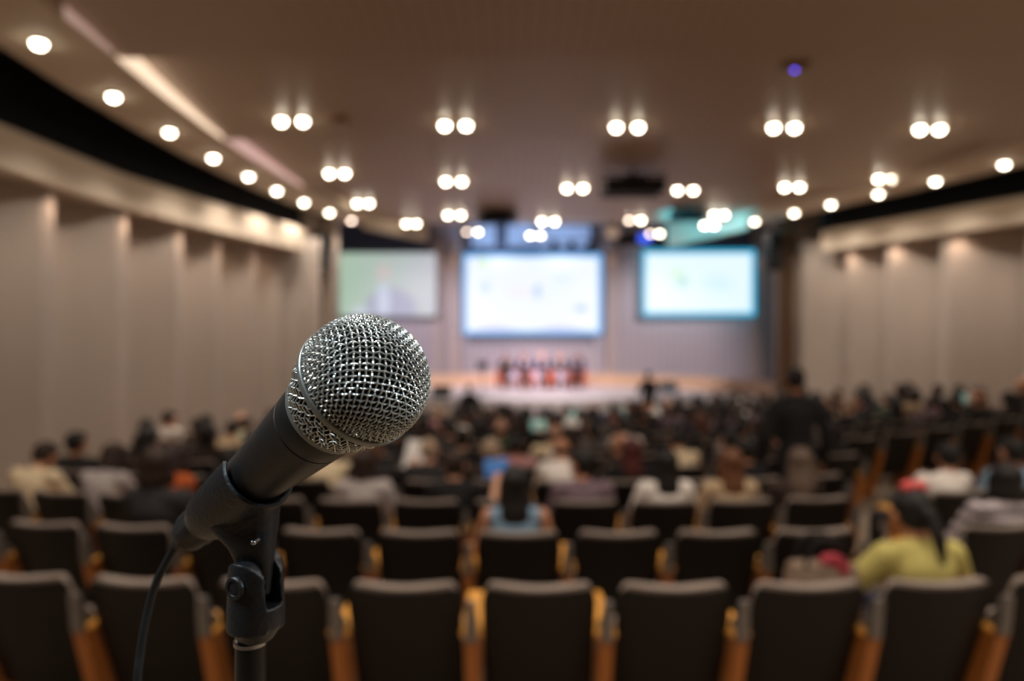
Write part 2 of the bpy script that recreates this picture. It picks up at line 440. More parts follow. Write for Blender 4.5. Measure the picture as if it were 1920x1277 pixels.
# ------------------------------------------------------------------ screens
def screen(name, pa, pb, ya, yb, d, shader, label, frame_m):
    xa, xb = px(pa, d), px(pb, d); za, zb = (638 - yb) / F * d, (638 - ya) / F * d
    w, h = xb - xa, zb - za
    e = empty(name, ((xa + xb) / 2, d, za), 0, label, 'screen')
    mb = MB(); t = .05
    for (cx, cz, sx, sz) in ((0, -t / 2, w + 2 * t, t), (0, h + t / 2, w + 2 * t, t), (-w / 2 - t / 2, h / 2, t, h), (w / 2 + t / 2, h / 2, t, h)):
        mb.box((cx, 0, cz), (sx, .1, sz))
    mb.build('screen_frame', frame_m, e, False)
    for sx in (-w * .35, w * .35):
        mb = MB(); mb.box((sx, .36, h / 2), (.08, .64, h * .5)); mb.build('bracket', M_blackp, e, False)
    mb = MB(); mb.add([(-w / 2, 0, 0), (w / 2, 0, 0), (w / 2, 0, h), (-w / 2, 0, h)], [(0, 1, 2, 3)])
    mb.add([(-w / 2, .03, 0), (w / 2, .03, 0), (w / 2, .03, h), (-w / 2, .03, h)], [(0, 3, 2, 1)])
    mb.build('display', shader, e, False)
    return e, w, h
def screen_mat(name, base, edge, blobs, strength, w, h, ew=0.05, tilt=None):
    """a projected slide: base colour, coloured edge, soft blobs of content; coordinates in metres on the display"""
    m = bpy.data.materials.new(name); m.use_nodes = True; nt = m.node_tree; b = nt.nodes['Principled BSDF']
    b.inputs['Base Color'].default_value = (.1, .1, .1, 1)
    tc = nt.nodes.new('ShaderNodeTexCoord'); sp = nt.nodes.new('ShaderNodeSeparateXYZ'); nt.links.new(tc.outputs['Object'], sp.inputs[0])
    def mth(op, a, b_=None, c=None, clamp=False):
        n = nt.nodes.new('ShaderNodeMath'); n.operation = op; n.use_clamp = clamp
        for i, v in enumerate((a, b_, c)):
            if v is None: continue
            if isinstance(v, (int, float)): n.inputs[i].default_value = v
            else: nt.links.new(v, n.inputs[i])
        return n.outputs[0]
    def mix(f, a, c):
        n = nt.nodes.new('ShaderNodeMix'); n.data_type = 'RGBA'
        nt.links.new(f, n.inputs[0])
        for i, v in ((6, a), (7, c)):
            if isinstance(v, tuple): n.inputs[i].default_value = lin(v) + (1,)
            else: nt.links.new(v, n.inputs[i])
        return n.outputs[2]
    X, Z = sp.outputs[0], sp.outputs[2]
    if tilt:
        f = mth('ADD', mth('DIVIDE', X, w * .8), .45, clamp=True)
        col = mix(f, base, tilt)
    else:
        f = mth('ADD', X, -100.0, clamp=True); col = mix(f, base, base)
    for (bx, bz, rx, rz, c, soft) in blobs:
        dx = mth('DIVIDE', mth('SUBTRACT', X, bx), rx); dz = mth('DIVIDE', mth('SUBTRACT', Z, bz), rz)
        d2 = mth('ADD', mth('MULTIPLY', dx, dx), mth('MULTIPLY', dz, dz))
        f = mth('DIVIDE', mth('SUBTRACT', 1.0, d2), soft, clamp=True)
        col = mix(f, col, c)
    if edge:
        ax = mth('SUBTRACT', w / 2, mth('ABSOLUTE', X)); az = mth('SUBTRACT', h / 2, mth('ABSOLUTE', mth('SUBTRACT', Z, h / 2)))
        f = mth('LESS_THAN', mth('MINIMUM', ax, az), ew)
        col = mix(f, col, edge)
    nt.links.new(col, b.inputs['Emission Color']); b.inputs['Emission Strength'].default_value = strength
    return m
def dims(pa, pb, ya, yb, d): return (pb - pa) / F * d, (yb - ya) / F * d
w, h = dims(868, 1129, 475, 627, 27.4)
ms = screen_mat('centre_slide', (236, 243, 250), (110, 180, 245), [(-1.95, h - .35, .35, .25, (214, 232, 190), .8), (-1.9, 1.9, .30, .35, (205, 222, 240), 1), (-.6, 1.7, .8, .4, (238, 236, 246), 1), (.2, 1.75, .22, .38, (190, 212, 236), .9), (1.2, 2.2, .5, .3, (224, 238, 248), 1), (1.95, 1.05, .38, .2, (188, 208, 230), .8), (-1.5, .05, 1.1, .5, (214, 210, 238), .9), (1.1, .05, 1.2, .45, (208, 206, 238), .9)], 1.0, w, h, .17)
screen('projection_screen', 868, 1129, 475, 627, 27.4, ms, 'largest middle projection screen with pale blue slide above the panel speakers', M_blackp)
w, h = dims(1204, 1416, 468, 592, 27.5)
ms = screen_mat('right_slide', (226, 244, 248), (40, 185, 232), [(-.9, h - 1.0, .55, .4, (214, 240, 222), .9), (-.65, 1.35, .38, .36, (186, 222, 220), 1), (.7, 1.3, .9, .5, (212, 238, 246), 1)], 1.0, w, h, .16)
screen('projection_screen', 1204, 1416, 468, 592, 27.5, ms, 'cyan-edged projection screen to the right of the middle screen', M_blackp)
w, h = dims(615, 818, 474, 592, 27.5)
ms = screen_mat('left_video', (178, 205, 182), None, [(.35, .25, 1.15, .95, (168, 172, 196), .35), (.05, 1.75, .34, .42, (208, 200, 196), .35), (.05, .6, .32, .9, (206, 214, 234), .6), (-.9, .1, .5, .4, (205, 216, 226), .9)], .8, w, h, .09, (196, 200, 208))
screen('projection_screen', 615, 818, 474, 592, 27.5, ms, 'dim pale green projection screen on the left showing a speaking person', M_alu)

# ------------------------------------------------------------------ ceiling fixtures
def hit(pxx, pyy):
    dx, dz = (pxx - 960) / F, (638 - pyy) / F
    y = 5.0
    while y < 27.5 and dz * y < ceil_z(y): y += 0.01
    return dx * y, y, ceil_z(y)
def slope_at(y): return -0.22 / 3.05 if y < 17.3 else .112
def twin(pc, py, half, dim=None, fixed=None):
    if fixed:
        y = fixed; x = px(pc, y); z = (638 - py) / F * y
    else: x, y, z = hit(pc, py)
    row = pair_row
    e = empty('twin_downlight', (x, y, z), 0)
    e.rotation_euler = (math.atan(slope_at(y)) if not fixed else 0, 0, 0)
    s = half / F * y
    if fixed and ceil_z(y) - z > .02:
        mb = MB()
        for q in (-s, s): mb.tube([(q, 0, 0), (q, 0, ceil_z(y) - z + .02)], .012)
        mb.build('hanging_rod', M_blackp, e)
    mb = MB(); mb.box((0, 0, -.008), (2 * s + .24, .22, .016), None, .006); mb.build('trim_plate', M_lamprim, e)
    for k, q in enumerate((-s, s)):
        mb = MB(); mb.lathe([(-.034, .060), (-.040, .066), (-.016, .078), (-.012, .078)], 20, Matrix.Translation((q, 0, 0)))
        mb.build('bezel', M_lamprim, e)
        mb = MB(); mb.lathe([(-.095, .010), (-.088, .034), (-.068, .052), (-.036, .060)], 20, Matrix.Translation((q, 0, 0)))
        mb.build('lamp', M_lampdim if dim and dim[k] else M_lamp, e)
    add_spot('downlight_beam', (x, y - .0, z - .10), (x, y + .1, -3), (62 if not fixed else 25) * HOUSE, WARM, 115, .8, .12)
    return e
rows = [('first', [(548, 221, 20), (854, 229, 20), (1176, 232, 20.5), (1470, 233, 19.5), (1743, 236, 18.5)]),
        ('second', [(632, 320, 14.5), (851, 335, 15), (1078, 348, 15), (1285, 352, 15), (1485, 346, 14), (1661, 330, 13.5)]),
        ('third', [(681, 377, 11), (852, 399, 12), (1028, 411, 12), (1191, 408.5, 11), (1348, 398.5, 10), (1490, 378, 9)]),
        ('fourth', [(771, 415, 9.5), (886, 431, 10.5), (1004, 438, 9.5), (1228, 434, 9), (1330, 418, 9)])]
ORD = 'first second third fourth fifth sixth seventh eighth ninth tenth eleventh twelfth thirteenth fourteenth fifteenth sixteenth seventeenth eighteenth nineteenth twentieth'.split()
ORD += ['twenty-' + o for o in ORD[:9]] + ['thirtieth']
for rn, lst in rows:
    for k, (a, b, c) in enumerate(lst):
        pair_row = rn
        dim = {('third', 3): (1, 0), ('third', 5): (1, 1), ('fourth', 1): (1, 0), ('fourth', 3): (1, 0)}.get((rn, k))
        e = twin(a, b, c, dim, (17.2, 20.5, 21.0, 18.5, 16.8)[k] if rn == 'fourth' else None)
        tag(e, 'twin round downlight in timber ceiling, %s from left in the %s row from camera' % (ORD[k], rn), 'ceiling light', 'twin downlights in the timber ceiling')
shelfL = [(73, 75), (213, 176), (318, 243), (400, 292), (466, 327), (519, 354), (570, 376), (618, 395), (659, 410)]
shelfR = [(1883, 304), (1754, 336), (1647, 360), (1558, 380), (1489, 396), (1415, 412)]
for side, lst in (('left', shelfL), ('right', shelfR)):
    for k, (a, b) in enumerate(lst):
        d = 3.0 * F / (638 - b); x = px(a, d)
        e = empty('round_downlight', (x, d, 3.0), 0, 'single round downlight under the %s ceiling shelf, %s from the camera' % (side, ORD[k]), 'ceiling light', 'round downlights under the %s shelf' % side)
        mb = MB(); mb.lathe([(-.030, .062), (-.034, .070), (-.006, .088), (0, .088)], 24); mb.build('bezel', M_lamprim, e)
        mb = MB(); mb.lathe([(-.080, .012), (-.074, .034), (-.056, .054), (-.030, .063)], 24); mb.build('lamp', M_lampdim if k == 8 else M_lamp, e)
        add_spot('shelf_beam', (x, d, 2.9), (x + (-.3 if side == 'left' else .3), d + .1, -3), 46 * HOUSE, WARM, 120, .8, .1)
# small lamps in the soffit beams that wash the pleated walls
for side, tab, T, s, zb in (('left', L_SOFFIT, WL, -1, 1.97), ('right', R_SOFFIT, WR, 1, 2.07)):
    ylist = (3.5, 5.5, 7.4, 9.0, 10.5, 11.8, 12.9, 14.0) if s < 0 else (8.0, 10.0, 11.8, 13.2, 14.4, 15.4)
    for k, y in enumerate(ylist):
        c = interp(tab, y); w = interp(T, y)
        x = c + (w - c) * .06
        add_spot('wall_washer', (x, y, zb), (w, y + .5, zb - 3.6), 11 * HOUSE, (255, 218, 188), 120, .9, .12)

# ------------------------------------------------------------------ hanging things
def hung(name, loc, label, cat, build, group=None):
    e = empty(name, loc, 0, label, cat, group); build(e, ceil_z(loc[1]) - loc[2]); return e
M_lens = mat('lens_glass', (30, 34, 44), 0.1, emit=(120, 150, 255), estr=.6)
def projector_parts(w, d_, h, white=False):
    def f(e, up):
        mb = MB(); mb.box((0, 0, 0), (w, d_, h), None, .04); mb.build('projector_body', M_alu if white else M_blackp, e)
        mb = MB(); mb.lathe([(0, .09), (.12, .085), (.12, .06), (.10, .06)], 20, Matrix.Translation((w * .2, d_ / 2, 0)) @ Euler((-math.pi / 2, 0, 0)).to_matrix().to_4x4()); mb.build('lens', M_lens, e)
        mb = MB(); mb.tube([(0, 0, h / 2), (0, 0, up + .02)], .04, 12); mb.build('ceiling_pole', M_blackp, e)
        mb = MB()
        for sx in (-1, 1): mb.tube([(sx * w * .55, 0, -h / 2 - .02), (sx * w * .55, 0, h / 2 + .06)], .02)
        for sy in (-1, 1):
            mb.tube([(-w * .55, sy * d_ * .4, -h / 2 - .02), (w * .55, sy * d_ * .4, -h / 2 - .02)], .02)
            mb.tube([(-w * .55, sy * d_ * .4, h / 2 + .05), (w * .55, sy * d_ * .4, h / 2 + .05)], .02)
        mb.box((0, 0, h / 2 + .05), (w * .4, d_ * .5, .04)); mb.build('cage', M_blackp, e)
    return f
hung('projector', (px(1187, 12.4), 12.4, (638 - 350) / F * 12.4), 'large dark projector hanging in a cage from the middle of the timber ceiling', 'projector', projector_parts(1.05, .62, .22))
hung('projector', (px(932, 16.4), 16.4, (638 - 408) / F * 16.4), 'black projector hung over the centre, left of the pale post', 'projector', projector_parts(.85, .5, .16))
hung('projector', (px(1290, 16.2), 16.2, (638 - 404) / F * 16.2), 'black projector hung before the cyan lit ceiling', 'projector', projector_parts(.75, .45, .14))
hung('projector', (px(1185, 20.5), 20.5, (638 - 449) / F * 20.5), 'small black projector with blue glow near the right screen corner', 'projector', projector_parts(.9, .4, .2))
M_blue = mat('blue_glow', (40, 80, 255), emit=(50, 90, 230), estr=1.5)
def bluebox(e, up):
    mb = MB(); mb.box((0, 0, 0), (.42, .3, .30), None, .03); mb.build('housing', M_blackp, e)
    mb = MB(); mb.add([(-.17, -.156, -.11), (.17, -.156, -.11), (.17, -.156, .11), (-.17, -.156, .11)], [(0, 1, 2, 3)]); mb.build('blue_filter', M_blue, e)
    mb = MB(); mb.tube([(0, 0, .15), (0, 0, up + .02)], .025); mb.build('hanging_rod', M_blackp, e)
hung('stage_lamp', (px(1202, 20.0), 19.6, (638 - 448) / F * 19.6), 'small stage lamp with blue filter hanging near right screen', 'stage light', bluebox)
def post_parts(e, up):
    mb = MB(); mb.tube([(0, 0, 0), (0, 0, up + .02)], .13, 16); mb.build('post', M_shelf, e)
    mb = MB(); mb.lathe([(-.12, .1), (-.1, .17), (.05, .17), (.08, .13)], 20); mb.build('lamp_head', mat('pendant_glow', (200, 180, 160), emit=(235, 200, 170), estr=.35), e)
hung('pendant_post', (px(1148, 19), 19, (638 - 436) / F * 19), 'pale round pendant post hanging between middle and right screens', 'pendant', post_parts)
def bar_parts(e, up):
    mb = MB(); mb.tube([(-2.0, 0, 0), (2.0, 0, 0)], .03)
    for x in (-1.6, 1.6): mb.tube([(x, 0, 0), (x, 0, up)], .02)
    mb.build('lighting_bar', M_blackp, e)
hung('hanging_light_bar', (px(1085, 24.5), 24.5, 3.62), 'black lighting bar with stage lamps before the pale blue panel', 'lighting bar', bar_parts)
for k, p in enumerate((1040, 1072, 1108)):
    x = px(p, 24.5)
    e = empty('stage_lamp', (x, 24.5, 3.56), 0, '%s black stage lamp on the bar before the pale blue panel' % ('leftmost', 'middle', 'rightmost')[k], 'stage light', 'stage lamps on the lighting bar')
    mb = MB(); mb.lathe([(-.36, .13), (-.34, .14), (-.08, .13), (0, .08)], 20, Matrix.Translation((0, .0, .0)) @ Euler((.35, 0, 0)).to_matrix().to_4x4()); mb.build('lamp_can', M_blackp, e)
    mb = MB(); mb.box((0, 0, .03), (.05, .05, .1)); mb.build('clamp', M_blackp, e)

# small ceiling sensor with a blue lens
x, y, z = hit(1490, 122)
e = empty('ceiling_sensor', (x, y, z), 0, 'round ceiling sensor with glowing blue lens in the nearest timber ceiling bay', 'sensor')
mb = MB(); mb.lathe([(-.05, .05), (-.04, .11), (-.012, .17), (.004, .18)], 28); mb.build('housing', mat('sensor_ring', (132, 104, 78), .5), e)
mb = MB(); mb.lathe([(-.068, .004), (-.062, .022), (-.045, .03)], 16); mb.build('lens', mat('violet_glow', (90, 80, 255), emit=(105, 85, 255), estr=4.5), e)
x, y, z = hit(640, 223)
e = empty('smoke_detector', (x, y, z), 0, 'small round beige smoke detector beside the leftmost twin downlight', 'smoke detector')
mb = MB(); mb.lathe([(-.055, .05), (-.05, .10), (-.012, .13), (.004, .14)], 24); mb.build('housing', mat('detector_shell', (150, 112, 82), .5), e)
mb = MB(); mb.lathe([(-.07, .02), (-.066, .035), (-.05, .045)], 16); mb.build('sensor_cap', M_shelf, e)
e = empty('wall_indicator', (px(1524, 16.85), 16.88, (638 - 614) / F * 16.85), 0, 'small round cyan indicator light on the right wall end', 'indicator light')
mb = MB(); mb.lathe([(0, .075), (.05, .07), (.06, .05)], 20, Euler((math.pi / 2, 0, 0)).to_matrix().to_4x4()); mb.build('housing', M_alu, e)
mb = MB(); mb.lathe([(.058, .052), (.07, .04), (.075, .006)], 20, Euler((math.pi / 2, 0, 0)).to_matrix().to_4x4()); mb.build('lens', mat('cyan_glow', (150, 240, 250), emit=(120, 225, 240), estr=3.2), e)

# column loudspeakers
def speaker(loc, rz, label):
    e = empty('wall_speaker', loc, rz, label, 'loudspeaker')
    mb = MB(); mb.box((0, 0, 0), (.34, .30, .92), None, .02); mb.build('cabinet', M_blackp, e)
    mb = MB(); mb.box((0, -.155, 0), (.30, .012, .86)); mb.build('grille', mat('speaker_cloth', (12, 12, 13), .9, bump=.6, bscale=300), e)
    mb = MB(); mb.box((0, .2, .25), (.06, .22, .05)); mb.box((0, .2, -.25), (.06, .22, .05)); mb.build('wall_bracket', M_blackp, e)
    return e
speaker((px(594, 16.1), 16.40, (638 - 472) / F * 16.4), -.12, 'black column loudspeaker on the left portal post beside the pale green screen')
speaker((px(1450, 16.8), 16.8, (638 - 472) / F * 16.8), .12, 'black column loudspeaker on the dark right portal post')

# ------------------------------------------------------------------ microphone
M_grille = mat('grille_steel', (206, 212, 210), .30, .78, .7, bump=.05, bscale=800)
M_ring = mat('grille_band_steel', (118, 124, 122), .38, .4)
M_foam = mat('grille_foam', (5, 6, 6), 1.0, spec=0.05)
M_hand = mat('microphone_enamel', (24, 27, 29), .42, .15, .5, bump=.08, bscale=1500)
M_clip = mat('clip_plastic', (20, 25, 29), .44, 0, .45, bump=.12, bscale=500)
M_rub = mat('cable_rubber', (24, 28, 30), .55, 0, .35)
M_tube = mat('stand_black_steel', (22, 23, 24), .35, .3, .5)
M_chrome = mat('chrome', (175, 180, 185), .2, 1.0)

d0 = 0.267
B0 = Vector(((683 - 960) / F * d0, d0, (638 - 712) / F * d0))
dE = 0.330
E0 = Vector(((386 - 960) / F * dE, dE, (638 - 974) / F * dE))
ax = (B0 - E0).normalized()
up = (Vector((0, 0, 1)) - ax * ax.z).normalized(); sd = up.cross(ax).normalized()       # local X = sd, Y = up, Z = axis
MM = Matrix(((sd.x, up.x, ax.x, B0.x), (sd.y, up.y, ax.y, B0.y), (sd.z, up.z, ax.z, B0.z), (0, 0, 0, 1)))
mic = bpy.data.objects.new('microphone', None); COL.objects.link(mic); mic.empty_display_size = .02
mic.matrix_world = MM
tag(mic, 'black handheld microphone with round silver mesh grille, sharp in the foreground', 'microphone')
RB = .0252
TW = math.radians(-20)
cw, sw = math.cos(TW), math.sin(TW)
PITCH = .0024; WR_ = .00034; AMP = .00066
ZR = -.0045                                     # height of the band
def sph(u, v, off):
    """lay the flat weave over the front ball"""
    X, Y = u * cw - v * sw, u * sw + v * cw
    s = math.hypot(X, Y)
    th = s / RB
    if s < 1e-9: dx = dy = 0.0
    else: dx, dy = X / s, Y / s
    r = RB + off
    flat = 1 - .05 * max(0, math.cos(th)) ** 2
    return Vector((r * math.sin(th) * dx, r * math.sin(th) * dy, r * math.cos(th) * flat)), th
TH_END = math.pi / 2 + .17
g = MB(); NW = int(TH_END * RB / PITCH) + 1
for fam in (0, 1):
    for i in range(-NW, NW + 1):
        c = i * PITCH; pts = []; seg = []
        nn = NW * 2 * 4 + 1
        for k in range(nn):
            t = (k / (nn - 1) * 2 - 1) * NW * PITCH
            j = t / PITCH
            off = AMP * math.cos(math.pi * j) * (1 if (i + fam) % 2 == 0 else -1)
            p, th = sph(*((t, c) if fam == 0 else (c, t)), off)
            if th <= TH_END: seg.append(p)
        if len(seg) > 3: g.tube(seg, WR_, 6)
g.build('grille', M_grille, mic)
# rear half of the grille: the same weave running diagonally over a cone
g2 = MB(); NH = 40; z_a, z_b = ZR - .0015, -.0235
def rearr(z):
    t = (z_a - z) / (z_a - z_b)
    return RB * .985 - (RB * .985 - .0188) * t ** 1.25
for fam in (-1, 1):
    for i in range(NH):
        seg = []
        for k in range(41):
            t = k / 40; z = z_a + (z_b - z_a) * t
            a = 2 * math.pi * i / NH + fam * t * .62
            j = (t * .62) / (math.pi / NH)
            off = AMP * math.cos(math.pi * j) * (1 if (i % 2 == 0) else -1) * fam
            r = rearr(z) + off
            seg.append((r * math.cos(a), r * math.sin(a), z))
        g2.tube(seg, WR_ * .92, 6)
g2.build('rear_grille', M_grille, mic)
mb = MB(); mb.lathe([(ZR - .0020, RB - .0008), (ZR - .0019, RB + .0005), (ZR - .0012, RB + .0010), (ZR + .0009, RB + .0012), (ZR + .0013, RB + .0009), (ZR + .0014, RB - .0003), (ZR + .0012, RB - .0008)], 96, cap=False)
mb.build('grille_band', M_ring, mic)
mb = MB(); pr = [(-.0235, .0170), (-.012, RB - .0045)]
for k in range(0, 15):
    a = -math.asin(.0035 / RB) + (math.pi / 2 + math.asin(.0035 / RB)) * k / 14
    pr.append(((RB - .0019) * math.sin(a) * .96, max(.0001, (RB - .0019) * math.cos(a))))
mb.lathe(pr, 64); mb.build('foam_liner', M_foam, mic)
mb = MB(); mb.lathe([(-.0228, .0180), (-.0232, .0193), (-.0250, .0195), (-.0262, .0188), (-.0262, .0172)], 64, cap=False); mb.build('grille_collar', M_ring, mic)
mb = MB(); mb.lathe([(-.0255, .0150), (-.0258, .0176), (-.0275, .0182), (-.0340, .0178), (-.0365, .0175), (-.0368, .0170), (-.0373, .0170), (-.0376, .0174), (-.050, .0163), (-.065, .0148), (-.080, .0134), (-.105, .0118), (-.1265, .0104), (-.1275, .0098), (-.1275, .008)], 72)
mb.build('handle', M_hand, mic, angle=25)

# cable with its plug
e = bpy.data.objects.new('microphone_cable', None); COL.objects.link(e); e.empty_display_size = .02; e.matrix_world = MM
tag(e, 'black cable plugged into the foreground microphone and hanging beside its stand', 'cable')
mb = MB(); mb.lathe([(-.1265, .0075), (-.1265, .0096), (-.1290, .0102), (-.1315, .0100), (-.1320, .0082)], 40); mb.build('plug_ring', mat('plug_ring_grey', (92, 88, 78), .4, .4), e)
mb = MB(); n = 60; rings = []
for z, r, d in ((-.1310, .0088, 0), (-.1320, .0098, 0), (-.1345, .0101, .0008), (-.1430, .0098, .0008), (-.1470, .0090, 0), (-.1495, .0072, 0), (-.1510, .0054, 0), (-.1550, .0042, 0), (-.1600, .0034, 0), (-.1610, .0022, 0)):
    rings.append([((r - (d if (k // 5) % 2 else 0)) * math.cos(2 * math.pi * k / n), (r - (d if (k // 5) % 2 else 0)) * math.sin(2 * math.pi * k / n), z) for k in range(n)])
mb.loft(rings); mb.build('plug', M_rub, e, angle=30)
inv = MM.inverted()
tail = MM @ Vector((0, 0, -.159)); t1 = MM @ Vector((0, 0, -.164))
pts = [tail, t1]
def at(pxx, pyy, d): return Vector(((pxx - 960) / F * d, d, (638 - pyy) / F * d))
dt = t1.y
ctrl = [tail, t1, at(293, 1092, dt + .003), at(280, 1135, dt + .004), at(270, 1180, dt + .003), at(263, 1228, dt + .002), at(258, 1277, dt), Vector((px(256, dt), dt, -.21)), Vector((px(255, dt), dt, -.29)), Vector((px(256, dt), dt, -.43)), Vector((px(260, dt), dt, -.70)), Vector((px(300, dt) - .02, dt + .05, -1.2)), Vector((px(300, dt), dt + .12, floor_z(0, .4) + .03)), Vector((px(300, dt) + .1, dt + .5, floor_z(0, .9) + .006))]
def catmull(P, n=8):
    out = []
    for i in range(len(P) - 1):
        p0, p1, p2, p3 = P[max(0, i - 1)], P[i], P[i + 1], P[min(len(P) - 1, i + 2)]
        for k in range(n):
            t = k / n
            out.append(.5 * ((2 * p1) + (p2 - p0) * t + (2 * p0 - 5 * p1 + 4 * p2 - p3) * t * t + (3 * p1 - p0 - 3 * p2 + p3) * t ** 3))
    out.append(P[-1]); return out
mb = MB(); mb.tube([inv @ p for p in catmull(ctrl)], .0020, 14); mb.build('cord', M_rub, e)

# stand with its clip
PX, PD = (470 - 960) / F, .312
sx_, sy_ = PX * PD, PD
fz = floor_z(sx_, sy_)
st = empty('microphone_stand', (sx_, sy_, fz), 0, 'black microphone stand with plastic clip holding the foreground microphone', 'microphone stand')
Z = lambda y: (638 - y) / F * PD - fz
def X_(p): return (p - 960) / F * PD - sx_
pole_dx = 0.0
mb = MB(); mb.lathe([(.02, .0068), (Z(1203), .0068)], 32); mb.build('pole', M_tube, st)
mb = MB(); mb.lathe([(Z(1207), .0064), (Z(1206), .0074), (Z(1199), .0074), (Z(1196), .0060)], 32); mb.build('collar', M_chrome, st)
mb = MB(); mb.lathe([(0, .125), (.006, .128), (.014, .122), (.02, .05), (.03, .014), (.05, .010)], 48); mb.build('base', M_tube, st)
clip = bpy.data.objects.new('clip', None)
# sleeve of the clip, made in the microphone's own frame and moved into the stand's
toS = Matrix.Translation((-sx_, -sy_, -fz)) @ MM
mb = MB(); rings = []; N = 48; half = math.radians(62)
for z, ro, th in ((-.0795, .0160, .0001), (-.0802, .0170, .0020), (-.086, .0170, .0022), (-.100, .0164, .0028), (-.112, .0156, .0030), (-.120, .0144, .0030), (-.1265, .0120, .0014), (-.1275, .0112, .0003)):
    ring = []
    h_ = half + max(0, (-z - .0795)) * 3.0
    for k in range(N + 1):
        a = math.pi / 2 + h_ + (2 * math.pi - 2 * h_) * k / N
        ring.append((ro * math.cos(a), ro * math.sin(a), z))
    for k in range(N, -1, -1):
        a = math.pi / 2 + h_ + (2 * math.pi - 2 * h_) * k / N
        ring.append(((ro - th) * math.cos(a), (ro - th) * math.sin(a), z))
    rings.append(ring)
mb.loft(rings, True, toS)
mb.build('clip_sleeve', M_clip, st, angle=35)
# neck that drops from the sleeve to the pivot
mb = MB(); rings = []
def rrect(x0, x1, yc, hy, z, n=24):
    cx, hx = (x0 + x1) / 2, (x1 - x0) / 2; out = []
    for k in range(n):
        a = 2 * math.pi * k / n; c, s = math.cos(a), math.sin(a)
        out.append((cx + hx * math.copysign(abs(c) ** .7, c), yc + hy * math.copysign(abs(s) ** .7, s), z))
    return out
NS = (( -.0640, 470, 530, .000, .008), (-.0690, 440, 524, .001, .0105), (-.0745, 415, 519, .002, .0115), (-.0800, 395, 516, .003, .0115), (-.0860, 393, 515, .003, .0105), (-.0900, 412, 514, .002, .0095), (-.0940, 430, 513, .001, .0082), (-.1000, 442, 512, .0, .0060), (-.1080, 449, 511, .0, .0040), (-.1160, 455, 508, .0, .0038))
for z, a, b, yc, hy in NS: rings.append(rrect(X_(a), X_(b), yc, hy, z - fz))
mb.loft(rings[::-1]); 
for ch_ in (0,):
    nk = mb
me = remesh(nk, 'clip_neck', .0011, 6)
o = link_mesh('clip_neck', me, M_clip, st); me.materials.clear(); me.materials.append(M_clip)
mb = MB(); mb.cap2((X_(492), -.0108, (638 - 1004) / F * PD - fz), (X_(494), -.0070, (638 - 1004) / F * PD - fz), .0012, .0012); pin = mb.build('neck_pin', M_chrome, st)
# yoke: two rounded cheeks growing out of a round socket, turned a little to the left
RY = Matrix.Translation((X_(480), .0, 0)) @ Matrix.Rotation(math.radians(-25), 4, 'Z')
zt, zc_, zb_, zn = Z(1044), Z(1086), Z(1160), Z(1199)
mb = MB()
def cheek(sg):
    rings = []; zs = [zb_ - .004, zb_, zb_ + (zc_ - zb_) * .5, zc_]
    tabs = [(z, .0127 - .0006 * max(0, (z - zb_) / (zc_ - zb_)), 0.0125 - .0025 * max(0, (z - zb_) / (zc_ - zb_))) for z in zs]
    for k in range(1, 9):
        a = math.pi / 2 * k / 8 * .97
        tabs.append((zc_ + (zt - zc_) * math.sin(a), .0121 - .0006 * k / 8, .0100 * math.cos(a) + .0006))
    for z, Rr, w in tabs:
        w = min(w, math.sqrt(Rr ** 2 - .0046 ** 2) * .999); n = 12; ring = []
        for k in range(n + 1):
            x = -w + 2 * w * k / n; ring.append((x, sg * math.sqrt(Rr ** 2 - x * x), z))
        ring += [(w, sg * .0045, z), (0, sg * .0045, z), (-w, sg * .0045, z)]
        rings.append(ring)
    mb.loft(rings, True, RY)
cheek(-1); cheek(1)
mb.lathe([(zn, .0066), (zn + .001, .0078), (zb_ - .002, .0122), (zb_ + .003, .0127), (zb_ + .0075, .0126)], 48, Matrix.Translation((X_(480), 0, 0)))
me = remesh(mb, 'yoke', .0007, 5); me.materials.append(M_clip); link_mesh('yoke', me, M_clip, st)
mb = MB(); mb.lathe([(0, .0050), (.0012, .0050), (.0016, .0046), (.0016, .0034), (.0006, .0030)], 28, RY @ Matrix.Translation((0, -.0117, zc_)) @ Euler((math.pi / 2, 0, 0)).to_matrix().to_4x4())
mb.build('pivot_screw', M_clip, st, angle=30)
mb = MB(); mb.lathe([(0, .0030), (.0008, .0030), (.0010, .0026)], 24, RY @ Matrix.Translation((0, -.0119, zc_)) @ Euler((math.pi / 2, 0, 0)).to_matrix().to_4x4())
mb.build('screw_socket', M_blackp, st)

